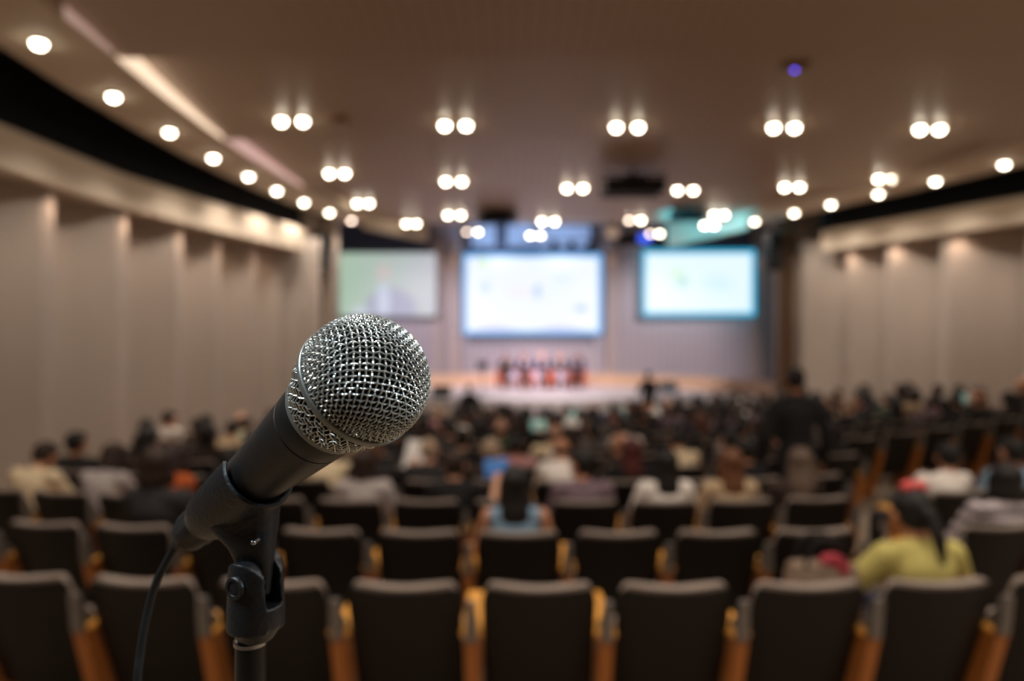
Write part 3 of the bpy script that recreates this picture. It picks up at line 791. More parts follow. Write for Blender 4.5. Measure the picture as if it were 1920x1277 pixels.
# ------------------------------------------------------------------ auditorium seats
M_shell = mat('seat_back_shell', (22, 16, 14), .6, 0, .3, bump=.1, bscale=200)
M_uph = mat('seat_upholstery', (140, 126, 116), .95, noise=.12, nscale=60, bump=.4, bscale=400, sheen=.2)
M_arm = mat('armrest_beech', (240, 172, 78), .38, noise=.12, nscale=14, stretch=(1, .15, 1), coat=.2)
M_post = mat('seat_side_panel_wood', (176, 108, 50), .5, noise=.15, nscale=12, stretch=(1, 1, .2))
M_brk = mat('armrest_bracket', (116, 110, 106), .45, .2)
PITCHS = .583
TILT = math.tan(math.radians(21))
def seat_parts(e, right_side=False):
    mb = MB(); rings = []
    def back(zlist, yoff, th, wtop, name, m, topz, rcorner):
        mb = MB(); rings = []
        for z in zlist:
            k = max(0, (z - (topz - rcorner)) / rcorner); k = min(1, k)
            w = wtop / 2 - .035 * (1 - math.sqrt(max(0, 1 - k * k)))
            y0 = (topz - z) * TILT + yoff
            ring = []
            for q in range(13):
                u = -1 + 2 * q / 12; ring.append((u * w, y0 + .045 * u * u, z + .010 * (1 - 0) * u * u * (1 if z > topz - .02 else 0)))
            for q in range(13):
                u = 1 - 2 * q / 12; ring.append((u * w, y0 + .045 * u * u + th * (1 - .45 * abs(u) ** 4), z + .010 * u * u * (1 if z > topz - .02 else 0)))
            rings.append(ring)
        mb.loft(rings); return mb.build(name, m, e, angle=50)
    back([.28, .43, .58, .70, .76, .80, .826, .840], 0, .022, .492, 'back_shell', M_shell, .840, .06)
    back([.34, .48, .62, .74, .795, .83, .850, .858], .006, .062, .466, 'back_cushion', M_uph, .858, .06)
    mb = MB(); mb.box((0, .50, .42), (.47, .42, .11), (.06, 0, 0), .04); mb.build('seat_cushion', M_uph, e)
    for s in ((-1,) if not right_side else (-1, 1)):
        X = s * PITCHS / 2
        mb = MB(); mb.box((X, .33, .635), (.098, .50, .032), (.0, 0, 0), .012); mb.build('armrest', M_arm, e)
        mb = MB(); r = []
        for z, ya, yb in ((0.0, .26, .50), (.3, .16, .46), (.62, .06, .44)):
            r.append([(X - .030, ya, z), (X + .030, ya, z), (X + .030, yb, z), (X - .030, yb, z)])
        mb.loft(r); mb.build('side_panel', M_post, e, False)
        mb = MB(); mb.loft([[(X - .026, .05, .62), (X + .026, .05, .62), (X + .026, .16, .655), (X - .026, .16, .655)], [(X - .024, .035, .72), (X + .024, .035, .72), (X + .024, .08, .72), (X - .024, .08, .72)], [(X - .018, .02, .80), (X + .018, .02, .80), (X + .018, .05, .80), (X - .018, .05, .80)]]); mb.build('bracket', M_brk, e)
seat0 = empty('auditorium_seat'); seat_parts(seat0)
seat1 = empty('auditorium_seat'); seat_parts(seat1, True)

# ------------------------------------------------------------------ people
def head_into(mb, H, yaw, pitch, scale=1.0):
    """skull, jaw, nose, ears and brow, all fused into the body by the remesh"""
    M = Matrix.Translation(H) @ Euler((pitch, 0, yaw)).to_matrix().to_4x4() @ Matrix.Scale(scale, 4)
    sub = MB()
    sub.ell((0, -.008, .022), (.072, .091, .082), n=20, m=12)
    sub.ell((0, .022, -.030), (.058, .066, .066), n=18, m=10)
    sub.ell((0, .060, -.070), (.032, .026, .026))
    sub.ell((0, .088, -.012), (.013, .016, .026))
    sub.ell((0, .076, .022), (.048, .016, .012))
    sub.ell((0, .080, -.050), (.024, .012, .010))
    for s in (-1, 1): sub.ell((s * .076, .0, -.010), (.012, .018, .030))
    mb.add(sub.v, sub.f, M)
    return M
def hand_into(mb, wrist, d, side, curl=.5, palm_n=Vector((0, 0, -1))):
    """palm, four curled fingers of different length and a thumb leaving the side of the palm"""
    wrist = Vector(wrist); d = Vector(d).normalized(); s = d.cross(palm_n).normalized(); n = palm_n
    c = wrist + d * .045
    for k in (-1, 0, 1): mb.cap2(wrist + s * k * .016 + d * .005, wrist + s * k * .025 + d * .085, .015, .013, 8)
    for k, L in enumerate((.062, .072, .068, .052)):
        o = wrist + d * .085 + s * (-.032 + .021 * k)
        p1 = o + (d * math.cos(curl * .6) + n * math.sin(curl * .6)) * L * .45
        p2 = p1 + (d * math.cos(curl * 1.4) + n * math.sin(curl * 1.4)) * L * .32
        p3 = p2 + (d * math.cos(curl * 2.1) + n * math.sin(curl * 2.1)) * L * .26
        mb.cap2(o, p1, .0095, .009, 8); mb.cap2(p1, p2, .009, .0082, 8); mb.cap2(p2, p3, .0082, .0072, 8)
    sg = -1 if side > 0 else 1
    t0 = wrist + d * .025 + s * sg * .025; t1 = t0 + (d * .6 + s * sg * .75 + n * .3).normalized() * .038; t2 = t1 + (d * .9 + s * sg * .3 + n * .3).normalized() * .03
    mb.cap2(t0, t1, .013, .011, 8); mb.cap2(t1, t2, .011, .009, 8)

def pose(kind):
    """joint positions; origin on the floor under the top of the seat back, facing +Y"""
    P = dict(pel=(0, .36, .50), spn=(0, .31, .68), chs=(0, .25, .84), nkb=(0, .22, .96), nk=(0, .228, 1.01), head=(0, .245, 1.095), yaw=0, pit=0,
             sh=.172, elb=(.235, .34, .66), wr=(.12, .56, .62), elbr=None, wrr=None, kn=(.12, .82, .47), an=(.12, .86, .09), toe=(.13, 1.02, .05), seated=True)
    if kind == 'lean': P.update(spn=(0, .36, .68), chs=(0, .38, .83), nkb=(0, .40, .94), nk=(0, .43, .985), head=(0, .48, 1.05), pit=-.45, elb=(.22, .56, .64), wr=(.08, .74, .66))
    if kind == 'turn': P.update(yaw=.7, nk=(0, .235, 1.01), head=(-.01, .25, 1.095))
    if kind == 'slant': P.update(yaw=-.5, chs=(.03, .25, .835), nkb=(.05, .22, .95), nk=(.06, .23, 1.0), head=(.08, .25, 1.08), pit=-.15)
    if kind == 'hold': P.update(elbr=(.27, .40, .72), wrr=(.30, .56, .88))
    if kind == 'writing': P.update(elb=(.30, .40, .70), wr=(.16, .58, .68), chs=(0, .29, .84), nkb=(0, .29, .955), nk=(0, .31, 1.0), head=(0, .345, 1.08), pit=-.3)
    if kind == 'stand': P.update(pel=(0, 0, .93), spn=(0, .0, 1.12), chs=(0, -.01, 1.33), nkb=(0, -.01, 1.49), nk=(0, .005, 1.54), head=(0, .02, 1.64), sh=.195, elb=(.29, -.02, 1.10), wr=(.30, .10, .86), kn=(.11, .02, .50), an=(.12, -.02, .09), toe=(.14, .14, .04), seated=False)
    if kind == 'camera': P.update(pel=(0, 0, .93), spn=(0, .0, 1.12), chs=(0, .02, 1.33), nkb=(0, .03, 1.48), nk=(0, .05, 1.53), head=(0, .08, 1.62), pit=-.2, sh=.18, elb=(.24, .22, 1.15), wr=(.10, .40, 1.32), kn=(.11, .02, .50), an=(.12, -.02, .09), toe=(.14, .14, .04), seated=False)
    return P
def sides(P):
    for s in (-1, 1):
        e = P['elbr'] if (s > 0 and P['elbr']) else P['elb']; w = P['wrr'] if (s > 0 and P['wrr']) else P['wr']
        yield s, Vector((s * P['sh'] + P['chs'][0], P['chs'][1] + .0, P['chs'][2] + .065)), Vector((s * e[0], e[1], e[2])), Vector((s * w[0], w[1], w[2])), Vector((s * .085, P['pel'][1] + (.03 if P['seated'] else 0), P['pel'][2] - .04)), Vector((s * P['kn'][0], P['kn'][1], P['kn'][2])), Vector((s * P['an'][0], P['an'][1], P['an'][2])), Vector((s * P['toe'][0], P['toe'][1], P['toe'][2]))
def V(p): return Vector(p)
def torso(mb, P, g=0.0, woman=False):
    k = .9 if woman else 1.0
    lst = [(P['pel'], .165, .125, .10), (V(P['pel']).lerp(V(P['spn']), .5), .15 * k, .115, .10), (P['spn'], .145 * k, .11, .10), (V(P['spn']).lerp(V(P['chs']), .5), .158 * k, .115, .10), (P['chs'], .165 * k, .115, .10), (V(P['chs']).lerp(V(P['nkb']), .45), .135 * k, .085, .075)]
    for (c0, a0, b0, h0), (c1, a1, b1, h1) in zip(lst, lst[1:]):
        for q in range(4):
            t = q / 4; mb.ell(V(c0).lerp(V(c1), t), (a0 + (a1 - a0) * t + g, b0 + (b1 - b0) * t + g, h0 + (h1 - h0) * t + g))
    c, a, b, h = lst[-1]; mb.ell(c, (a + g, b + g, h + g))
def body_mesh(P, name, woman, vox=.010):
    mb = MB(); torso(mb, P, 0, woman)
    mb.cap2(P['nkb'], P['head'], .060, .050)
    mb.cap2(V(P['nkb']) + V((-.09, 0, -.045)), V(P['nkb']) + V((.09, 0, -.045)), .05, .05)
    HM = head_into(mb, P['head'], P['yaw'], P['pit'], 1.08)
    for s, sh, el, wr, hp, kn, an, to in sides(P):
        mb.cap2(sh, el, .054, .042); mb.cap2(el, wr, .042, .027)
        mb.cap2(hp, kn, .088, .060); mb.cap2(kn, an, .060, .038); mb.cap2(an + V((0, -.03, -.04)), to, .042, .034)
        d = (wr - el).normalized()
        pn = Vector((0, 0, -1)) if abs(d.z) < .8 else Vector((-s, 0, 0))
        pn = (pn - d * pn.dot(d)).normalized()
        hand_into(mb, wr, d, s, .55, pn)
    return remesh(mb, name, vox, 3), HM
def shirt_mesh(P, name, woman, sleeve=1.0, g=.013, vox=.013, skirt=0):
    mb = MB(); torso(mb, P, g, woman)
    if skirt: mb.ell(V(P['pel']) + V((0, 0, -.07)), (.19, .15, .12))
    mb.cap2(V(P['nkb']) + V((-.10, 0, -.045)), V(P['nkb']) + V((.10, 0, -.045)), .05 + g, .05 + g)
    mb.cap2(V(P['nkb']) + V((0, 0, -.03)), V(P['nkb']) + V((0, 0, -.005)), .066 + g, .054 + g)
    for s, sh, el, wr, *_ in sides(P):
        if sleeve > .02: mb.cap2(sh, sh.lerp(el, min(1, sleeve * 2)), .056 + g, .044 + g)
        if sleeve > .5: mb.cap2(el, el.lerp(wr, (sleeve - .5) * 2 - .04), .044 + g, .034 + g)
    return remesh(mb, name, vox, 7)
def trousers_mesh(P, name):
    mb = MB(); mb.ell(V(P['pel']) + V((0, 0, -.02)), (.180, .142, .11))
    for s, sh, el, wr, hp, kn, an, to in sides(P):
        mb.cap2(hp, kn, .102, .074); mb.cap2(kn, an + V((0, 0, .03)), .074, .056)
    return remesh(mb, name, .014, 4)
def shoes_mesh(P, name):
    mb = MB()
    for s, sh, el, wr, hp, kn, an, to in sides(P):
        mb.cap2(an + V((0, -.035, -.035)), to + V((0, .01, 0)), .050, .043); mb.cap2(an, an + V((0, 0, .05)), .046, .046)
    return remesh(mb, name, .012, 3)
def hair_mesh(HM, style, name):
    sub = MB(); rnd = random.Random(hash(style) % 7 if False else len(style))
    if style == 'short':
        sub.ell((0, -.020, .034), (.081, .088, .083), n=20, m=12); sub.ell((0, -.035, -.005), (.074, .066, .070))
        sub.ell((0, .046, .074), (.056, .036, .030))
    elif style == 'cropped':
        sub.ell((0, -.019, .030), (.077, .086, .080), n=20, m=12); sub.ell((0, -.035, -.005), (.070, .062, .062))
    elif style == 'bob':
        sub.ell((0, -.022, .032), (.087, .092, .088), n=20, m=12); sub.ell((0, -.038, -.045), (.084, .066, .080)); 
        for s in (-1, 1): sub.cap2((s * .066, .01, .02), (s * .074, .0, -.10), .026, .022)
        sub.ell((0, .048, .076), (.058, .036, .028))
    elif style == 'long':
        sub.ell((0, -.022, .032), (.086, .092, .087), n=20, m=12); sub.ell((0, -.045, -.06), (.086, .056, .10)); sub.ell((0, -.065, -.15), (.085, .045, .11)); sub.ell((0, -.070, -.22), (.07, .035, .08))
        for s in (-1, 1): sub.cap2((s * .064, .005, .02), (s * .075, -.02, -.13), .027, .024)
        sub.ell((0, .046, .076), (.058, .036, .028))
    elif style == 'ponytail':
        sub.ell((0, -.020, .032), (.083, .090, .085), n=20, m=12); sub.ell((0, -.035, -.01), (.076, .064, .070)); sub.ell((0, .046, .074), (.056, .036, .030))
        sub.ell((.0, -.115, -.005), (.026, .030, .026)); sub.cap2((0, -.125, -.01), (.012, -.135, -.10), .028, .030); sub.cap2((.012, -.135, -.10), (.025, -.115, -.20), .030, .014)
    elif style == 'bald':
        sub.ell((0, -.040, -.010), (.076, .062, .040), n=20, m=12)
        for s in (-1, 1): sub.ell((s * .060, -.010, .0), (.020, .045, .026))
    mb = MB(); mb.add(sub.v, sub.f, HM)
    me = remesh(mb, name, .007, 2)
    return me

M_hairs = {'black': mat('hair_black', (22, 18, 17), .55, bump=.6, bscale=260, stretch=(1, 1, .1)), 'dark brown': mat('hair_dark_brown', (48, 32, 25), .55, bump=.6, bscale=260, stretch=(1, 1, .1)),
           'brown': mat('hair_brown', (104, 66, 42), .5, bump=.6, bscale=260, stretch=(1, 1, .1)), 'grey': mat('hair_grey', (170, 145, 122), .6, bump=.6, bscale=260, stretch=(1, 1, .1)),
           'auburn': mat('hair_auburn', (80, 34, 30), .5, bump=.6, bscale=260, stretch=(1, 1, .1)), 'silver brown': mat('hair_silver_brown', (98, 80, 68), .55, bump=.6, bscale=260, stretch=(1, 1, .1))}
M_skin = [mat('skin_tan', (196, 138, 106), .55, spec=.35, noise=.06, nscale=20), mat('skin_light', (216, 166, 138), .55, spec=.35, noise=.06, nscale=20), mat('skin_brown', (150, 98, 70), .55, spec=.35, noise=.06, nscale=20)]
CLOTH = {'black': (20, 19, 20), 'charcoal': (44, 42, 43), 'navy': (30, 34, 54), 'dark brown': (52, 38, 32), 'white': (236, 228, 220), 'cream': (232, 212, 176), 'beige': (188, 162, 130), 'light grey': (178, 168, 166),
         'grey': (112, 106, 104), 'blue': (52, 72, 108), 'light blue': (128, 158, 182), 'burgundy': (84, 34, 40), 'pink': (196, 140, 140), 'green': (60, 88, 66), 'orange': (196, 96, 46), 'yellow': (196, 184, 108), 'mauve': (116, 96, 106), 'pale green': (186, 200, 172)}
M_cloth = {k: mat('cloth_' + k.replace(' ', '_'), v, .85, noise=.08, nscale=30, bump=.3, bscale=120) for k, v in CLOTH.items()}
m = slat_mat('cloth_striped', (196, 184, 186), (190, 180, 184), .07, (0, 1, 0), .9)
for n_ in m.node_tree.nodes:
    if n_.type == 'TEX_WAVE': n_.wave_profile = 'SIN'; n_.bands_direction = 'Z'
    if n_.type == 'MAPPING': n_.inputs['Scale'].default_value = (0, 0, 14)
    if n_.type == 'VALTORGB': n_.color_ramp.elements[0].position = .45; n_.color_ramp.elements[1].position = .55; n_.color_ramp.elements[0].color = (.05, .05, .06, 1)
M_cloth['striped'] = m
M_lips = mat('lips', (150, 78, 70), .5)
M_eye = mat('eye_white', (235, 232, 228), .3); M_iris = mat('eye_iris', (40, 26, 18), .3)

POSES = {}
def get_pose(kind, woman):
    key = (kind, woman)
    if key not in POSES:
        P = pose(kind)
        if woman: P['sh'] *= .90
        body, HM = body_mesh(P, 'body_' + kind, woman)
        POSES[key] = dict(P=P, body=body, HM=HM, shirt={}, trousers=trousers_mesh(P, 'trousers_' + kind), shoes=shoes_mesh(P, 'shoes_' + kind), hair={})
    return POSES[key]
def eyes_mesh(HM, name):
    mb = MB()
    for s in (-1, 1): mb.ell((s * .029, .0735, .004), (.013, .010, .009), n=12, m=8)
    mb.m = 1
    for s in (-1, 1): mb.ell((s * .029, .0805, .004), (.0055, .0045, .0055), n=10, m=6)
    mb.m = 2
    for s in (-1, 1): mb.cap2((s * .016, .0885, .020), (s * .042, .0790, .021), .0035, .0025, 6)
    mb2 = MB(); mb2.add(mb.v, mb.f, HM); mb2.mi = list(mb.mi)
    return mb2.mesh(name, [M_eye, M_iris, M_hairs['dark brown']])
def lips_mesh(HM, name):
    mb = MB(); mb.ell((0, .0885, -.047), (.022, .007, .0045), n=12, m=6); mb.ell((0, .0870, -.054), (.018, .007, .0050), n=12, m=6)
    mb2 = MB(); mb2.add(mb.v, mb.f, HM); return mb2.mesh(name, M_lips)
def person(loc, rz, kind, woman, hair_style, hair_col, top, skin=0, bottom='charcoal', sleeve=1.0, full=True, scale=1.0, label=None, group=None):
    Q = get_pose(kind, woman)
    if not Q['body'].materials: Q['body'].materials.append(M_skin[0])
    o = bpy.data.objects.new('person', Q['body']); COL.objects.link(o)
    o.location = loc; o.rotation_euler = (0, 0, rz); o.scale = (scale,) * 3
    o.material_slots[0].link = 'OBJECT'; o.material_slots[0].material = M_skin[skin]
    def kid(name, me, m):
        if not me.materials: me.materials.append(m)
        c = bpy.data.objects.new(name, me); COL.objects.link(c); c.parent = o
        c.material_slots[0].link = 'OBJECT'; c.material_slots[0].material = m
        return c
    if sleeve not in Q['shirt']: Q['shirt'][sleeve] = shirt_mesh(Q['P'], 'shirt_' + kind, woman, sleeve, skirt=0 if Q['P']['seated'] else 1)
    kid('shirt' if sleeve < 1 or top in ('white', 'cream', 'pink', 'light blue') else 'jacket', Q['shirt'][sleeve], M_cloth[top])
    if full:
        kid('trousers', Q['trousers'], M_cloth[bottom]); kid('shoes', Q['shoes'], M_blackp)
    if hair_style not in Q['hair']: Q['hair'][hair_style] = hair_mesh(Q['HM'], hair_style, 'hair_' + hair_style)
    kid('hair', Q['hair'][hair_style], M_hairs[hair_col])
    if 'eyes' not in Q: Q['eyes'] = eyes_mesh(Q['HM'], 'eyes')
    c = bpy.data.objects.new('eyes', Q['eyes']); COL.objects.link(c); c.parent = o
    if full:
        if 'lips' not in Q: Q['lips'] = lips_mesh(Q['HM'], 'lips')
        c = bpy.data.objects.new('lips', Q['lips']); COL.objects.link(c); c.parent = o
    tag(o, label, 'person', group)
    return o

# ------------------------------------------------------------------ rows of seats and their audience
R = random.Random(7)
X_MIN = [(2.8, -4.4), (3.9, -4.6), (4.9, -4.6), (5.9, -4.05), (7.5, -4.55), (10, -5.4), (12.5, -4.9), (15, -4.2), (18, -3.6)]
X_MAX = [(2.8, 2.5), (3.0, 2.6), (3.8, 3.1), (4.4, 3.6), (4.9, 4.6), (6, 6.0), (8, 7.5), (10, 8.6), (12.4, 8.4), (15, 6.8), (16.3, 6.0), (18, 5.4)]
PHASE = {0: .116, 1: .037, 2: -.046}
# people the photograph shows clearly: (row, column, pose, woman, hair style, hair colour, top, skin, sleeve, shift sideways)
KEY = [
    (0, 1725, 'writing', True, 'ponytail', 'black', 'yellow', 0, 1.0, .06),
    (1, 285, 'turn', True, 'bob', 'dark brown', 'charcoal', 0, 1.0, 0),
    (1, 965, 'neutral', True, 'long', 'black', 'light blue', 0, 0.0, 0),
    (2, 325, 'lean', True, 'bob', 'dark brown', 'orange', 0, 1.0, 0),
    (2, 672, 'neutral', True, 'bob', 'dark brown', 'light grey', 0, 1.0, .03),
    (2, 1093, 'turn', False, 'short', 'black', 'mauve', 0, 1.0, 0),
    (2, 1250, 'neutral', True, 'long', 'black', 'white', 0, .35, 0),
    (2, 1372, 'neutral', True, 'long', 'brown', 'beige', 1, 1.0, 0),
    (2, 1500, 'slant', True, 'long', 'silver brown', 'dark brown', 0, 1.0, -.05),
    (3, 803, 'neutral', False, 'cropped', 'grey', 'charcoal', 1, 1.0, 0),
    (3, 920, 'neutral', False, 'cropped', 'grey', 'dark brown', 1, 1.0, 0),
    (3, 1185, 'neutral', True, 'long', 'auburn', 'black', 0, 1.0, 0),
    (3, 600, 'lean', False, 'short', 'black', 'cream', 2, .4, 0),
    (5, 1040, 'slant', False, 'bald', 'dark brown', 'cream', 1, .35, 0),
    (4, 1285, 'lean', True, 'short', 'black', 'cream', 0, .4, 0),
    (3, 118, 'neutral', False, 'short', 'black', 'charcoal', 0, 1.0, 0),
    (4, 205, 'neutral', False, 'short', 'black', 'black', 0, 1.0, 0),
    (2, 30, 'lean', False, 'short', 'dark brown', 'cream', 0, .4, 0),
    (2, 235, 'lean', True, 'bob', 'dark brown', 'light grey', 0, 1.0, 0),
    (6, 435, 'lean', False, 'short', 'black', 'pale green', 0, .4, 0),
    (7, 455, 'neutral', False, 'bald', 'dark brown', 'charcoal', 1, 1.0, 0),
    (2, 1770, 'slant', False, 'short', 'black', 'white', 0, .35, 0),
    (2, 1905, 'neutral', False, 'short', 'black', 'light blue', 0, 1.0, 0),
    (5, 1385, 'slant', False, 'short', 'black', 'light grey', 0, .4, 0),
    (6, 1755, 'slant', False, 'short', 'black', 'mauve', 2, .4, 0),
    (6, 930, 'neutral', False, 'bald', 'black', 'green', 1, 1.0, 0),
    (1, 1905, 'slant', True, 'bob', 'black', 'striped', 0, 1.0, 0),
    (2, 878, 'hold', True, 'short', 'dark brown', 'black', 1, .4, -.28),
    (3, 745, 'hold', False, 'short', 'brown', 'charcoal', 0, 1.0, -.1),
    (6, 1180, 'lean', False, 'short', 'black', 'white', 1, .4, 0),
]
EMPTY = {0, 1}                                   # the two nearest rows are nearly empty
rowname = lambda i: ORD[i]
TOPS = ['black'] * 14 + ['charcoal'] * 9 + ['navy'] * 3 + ['dark brown'] * 4 + ['grey', 'white', 'light grey', 'burgundy', 'mauve', 'green', 'beige', 'blue', 'pink']
HS = [('short', 'black', False)] * 7 + [('cropped', 'black', False)] * 3 + [('bob', 'black', True)] * 3 + [('long', 'black', True)] * 3 + [('long', 'dark brown', True)] * 2 + [('ponytail', 'black', True), ('bob', 'dark brown', True), ('bald', 'dark brown', False), ('cropped', 'grey', False), ('long', 'brown', True)]
SKIP_SEAT = set(); held = []; seat_of = {}
SKIP_PERSON = set()
NROWS = 15
free0 = free1 = True
for i in range(NROWS):
    d = 2.86 + 1.035 * i
    r = 28.0 - d
    ph = PHASE.get(i, R.uniform(-.28, .28))
    cen = ph - SC.x
    seats = []
    n0 = int(-7.5 / PITCHS); n1 = int(10.5 / PITCHS)
    for k in range(n0, n1):
        s = cen + k * PITCHS
        a = s / r
        X = SC.x + r * math.sin(a); Y = SC.y - r * math.cos(a)
        if X < interp(X_MIN, Y) or X > interp(X_MAX, Y): continue
        p = 960 + X / Y * F
        if p < (-90 if i == 0 else -45) or p > (2080 if i == 0 else 1965): continue
        if 2 < i < 6 and 1590 < p < (1760 if i < 5 else 1620): continue          # open floor at the aisle
        if i == 2 and 1585 < p < 1690: continue
        if i in (3, 4) and p > 1590: continue
        if i == 1 and 1660 < p < 1860: continue
        seats.append((X, Y, a, p))
    keys = [q for q in KEY if q[0] == i]
    taken = {}
    for q in keys:
        j = min(range(len(seats)), key=lambda t: abs(960 + seats[t][0] / (seats[t][1] + .25) * F - q[1]) + (1e4 if t in taken else 0))
        taken[j] = q
    vis = 0
    for j, (X, Y, a, p) in enumerate(seats):
        z = floor_z(X, Y)
        last = j == len(seats) - 1 or seats[j + 1][0] - X > .9
        if j == 0: where = 'leftmost'
        else: where = '%s from left' % ORD[j]
        occ = j in taken or (not (i == 3 and 1440 < p < 1560)) and ( (i >= 3 and R.random() < (.62 if i == 3 else .86)) or (i == 2 and p < 480 and R.random() < .25))
        rr = [R.random() for _ in range(8)]
        if (i, j) not in SKIP_SEAT:
            src = seat1 if last else seat0
            o = copy_tree(src)
            o.location = (X, Y, z); o.rotation_euler = (0, 0, a)
            state = 'empty' if not occ else 'occupied'
            tag(o, '%s dark auditorium seat with wooden armrests, %s in the %s row from camera' % (state, where, rowname(i)), 'auditorium seat', 'auditorium seats in the %s row' % rowname(i))
        if occ and (i, j) not in SKIP_PERSON:
            if j in taken:
                _, _, kind, wm, hs, hc, tp, sk, sl, dx = taken[j]; X2 = X + dx; sc = 1.0
                if i >= 1: X2 += max(-.11, min(.11, (taken[j][1] - 960) / F * (Y + .25) - X))
                sc = {(1, 285): 1.08}.get((i, taken[j][1]), 1.0)
            else:
                hs, hc, wm = HS[int(rr[0] * len(HS))]; tp = TOPS[int(rr[1] * len(TOPS))]
                kind = ['neutral', 'neutral', 'lean', 'turn', 'slant', 'writing', 'neutral', 'turn', 'slant', 'lean', 'hold'][int(rr[2] * 11)]
                sk = int(rr[3] * 3); sl = 1.0 if tp not in ('white', 'light grey', 'pink', 'blue') else .4; X2 = X + (rr[4] - .5) * .07; sc = .95 + .1 * rr[5]
            hdesc = {'bald': 'balding', 'short': hc.replace(' ', '-') + '-haired', 'cropped': 'close-cropped ' + hc.replace(' ', '-') + '-haired', 'bob': 'bobbed ' + hc.replace(' ', '-') + '-haired', 'long': 'long ' + hc.replace(' ', '-') + '-haired', 'ponytail': 'ponytailed ' + hc.replace(' ', '-') + '-haired'}[hs]
            lab = '%s person in %s top, %s in the %s row from camera' % (hdesc, tp, where, rowname(i))
            po = person((X2, Y, z), a, kind, wm, hs, hc, tp, sk, ['charcoal', 'black', 'navy', 'dark brown'][int(rr[6] * 4)], sl, i < 5, sc, lab, 'seated audience in the %s row' % rowname(i))
            if kind == 'hold': held.append((i, j, po, where, rr[7]))
            seat_of[(i, int(round(p)))] = (X, Y, z, a)
        elif i == 0: seat_of[(i, int(round(p)))] = (X, Y, z, a)
for s_ in (seat0, seat1):
    for c in list(s_.children): bpy.data.objects.remove(c)
    bpy.data.objects.remove(s_)

# sheets, booklets and phones held up beside some listeners
M_paper = mat('paper', (240, 236, 232), .7); M_teal = mat('phone_screen', (160, 215, 210), .3, emit=(170, 225, 215), estr=.15); M_bluep = mat('blue_folder', (50, 120, 200), .5)
for n_, (i, j, po, where, q) in enumerate(held):
    kindn, mm, wd, hh, what = [('paper_sheet', M_paper, .21, .29, 'white paper sheet'), ('booklet', M_paper, .26, .20, 'open white booklet'), ('tablet_computer', M_teal, .24, .17, 'pale glowing tablet')][int(q * 3)]
    if i == 2: kindn, mm, wd, hh, what = 'folder', M_bluep, .20, .16, 'bright blue folder'
    mb = MB(); mb.box((0, 0, 0), (wd, .006, hh), None, .002)
    o = mb.build(kindn, mm)
    M = po.matrix_basis.copy()
    Mx = Matrix.Translation(po.location) @ Euler(po.rotation_euler).to_matrix().to_4x4() @ Matrix.Scale(po.scale[0], 4)
    o.matrix_world = Mx @ Matrix.Translation((.30, .66, .99)) @ Euler((-.5, 0, (q - .5) * .5)).to_matrix().to_4x4()
    tag(o, '%s held by the person %s in the %s row' % (what, where, rowname(i)), kindn.replace('_', ' ').replace('paper sheet', 'paper'), 'papers and tablets held by the audience' if i != 2 else None)

# handbag on the seat beside the yellow top
bx = min((k for k in seat_of if k[0] == 0), key=lambda k: abs(k[1] - 1537)); X, Y, z, a = seat_of[bx]
e = empty('handbag', (X + .16, Y + .30, z + .475), a, 'patterned beige handbag with red scarf standing on a front seat beside the yellow top', 'handbag')
M_bag = mat('bag_fabric', (128, 108, 92), .8, noise=.6, nscale=26)
mb = MB(); mb.loft([[(sx * w, sy * t, zz) for sx, sy in ((-1, -.6), (-.6, -1), (.6, -1), (1, -.6), (1, .6), (.6, 1), (-.6, 1), (-1, .6))] for zz, w, t in ((0, .15, .10), (.02, .17, .115), (.25, .165, .10), (.38, .15, .07), (.40, .14, .055))]); mb.build('bag_body', M_bag, e)
mb = MB()
for sy in (-.05, .05): mb.tube([(-.10, sy, .36), (-.09, sy, .46), (-.04, sy, .52), (.04, sy, .52), (.09, sy, .46), (.10, sy, .36)], .010)
mb.build('handle', M_blackp, e)
mb = MB(); mb.ell((.04, -.02, .41), (.06, .05, .035)); mb.ell((.07, -.05, .38), (.035, .03, .05)); mb.build('scarf', mat('scarf_red', (158, 50, 62), .8), e)

# hair bow of the ponytailed listener in yellow
yel = [o for o in COL.objects if o.name.startswith('person') and 'yellow top' in o.get('label', '')][0]
HM = POSES[('writing', True)]['HM']
mb = MB()
for s_ in (-1, 1): mb.ell((s_ * .030, -.055, .118), (.032, .018, .022), (0, s_ * .3, 0))
mb.ell((0, -.058, .118), (.012, .014, .014))
b2 = MB(); b2.add(mb.v, mb.f, HM); o = b2.build('hair_bow', mat('bow_pink', (232, 96, 96), .7), yel); o['label'] = 'coral pink hair bow'
yel['label'] = 'black ponytailed person in yellow top with pink hair bow in the nearest row'

# people on their feet
def stander(pxx, y, kind, woman, hs, hc, tp, label, h=None, extra=0.0, sl=1.0):
    x = px(pxx, y); z = floor_z(x, y) + extra
    return person((x, y, z), 0, kind, woman, hs, hc, tp, 2, 'black', sl, True, h or 1.0, label)
stander(1492, 6.72, 'stand', False, 'short', 'black', 'black', 'standing person in black suit seen from behind among the seated rows', 1.04)
stander(880, 18.7, 'stand', False, 'short', 'black', 'black', 'standing dark figure before the stage, left of the panel speakers', 1.0)
mb = MB(); mb.box((px(1216, 18.7), 18.75, floor_z(px(1216, 18.7), 18.7) + .14), (.6, .5, .30), None, .02)
tag(mb.build('equipment_case', M_blackp), 'black equipment case under the standing camera operator', 'case')
stander(1216, 18.7, 'camera', False, 'short', 'black', 'black', 'standing camera operator in black on a case at the stage edge', 1.0, .29)

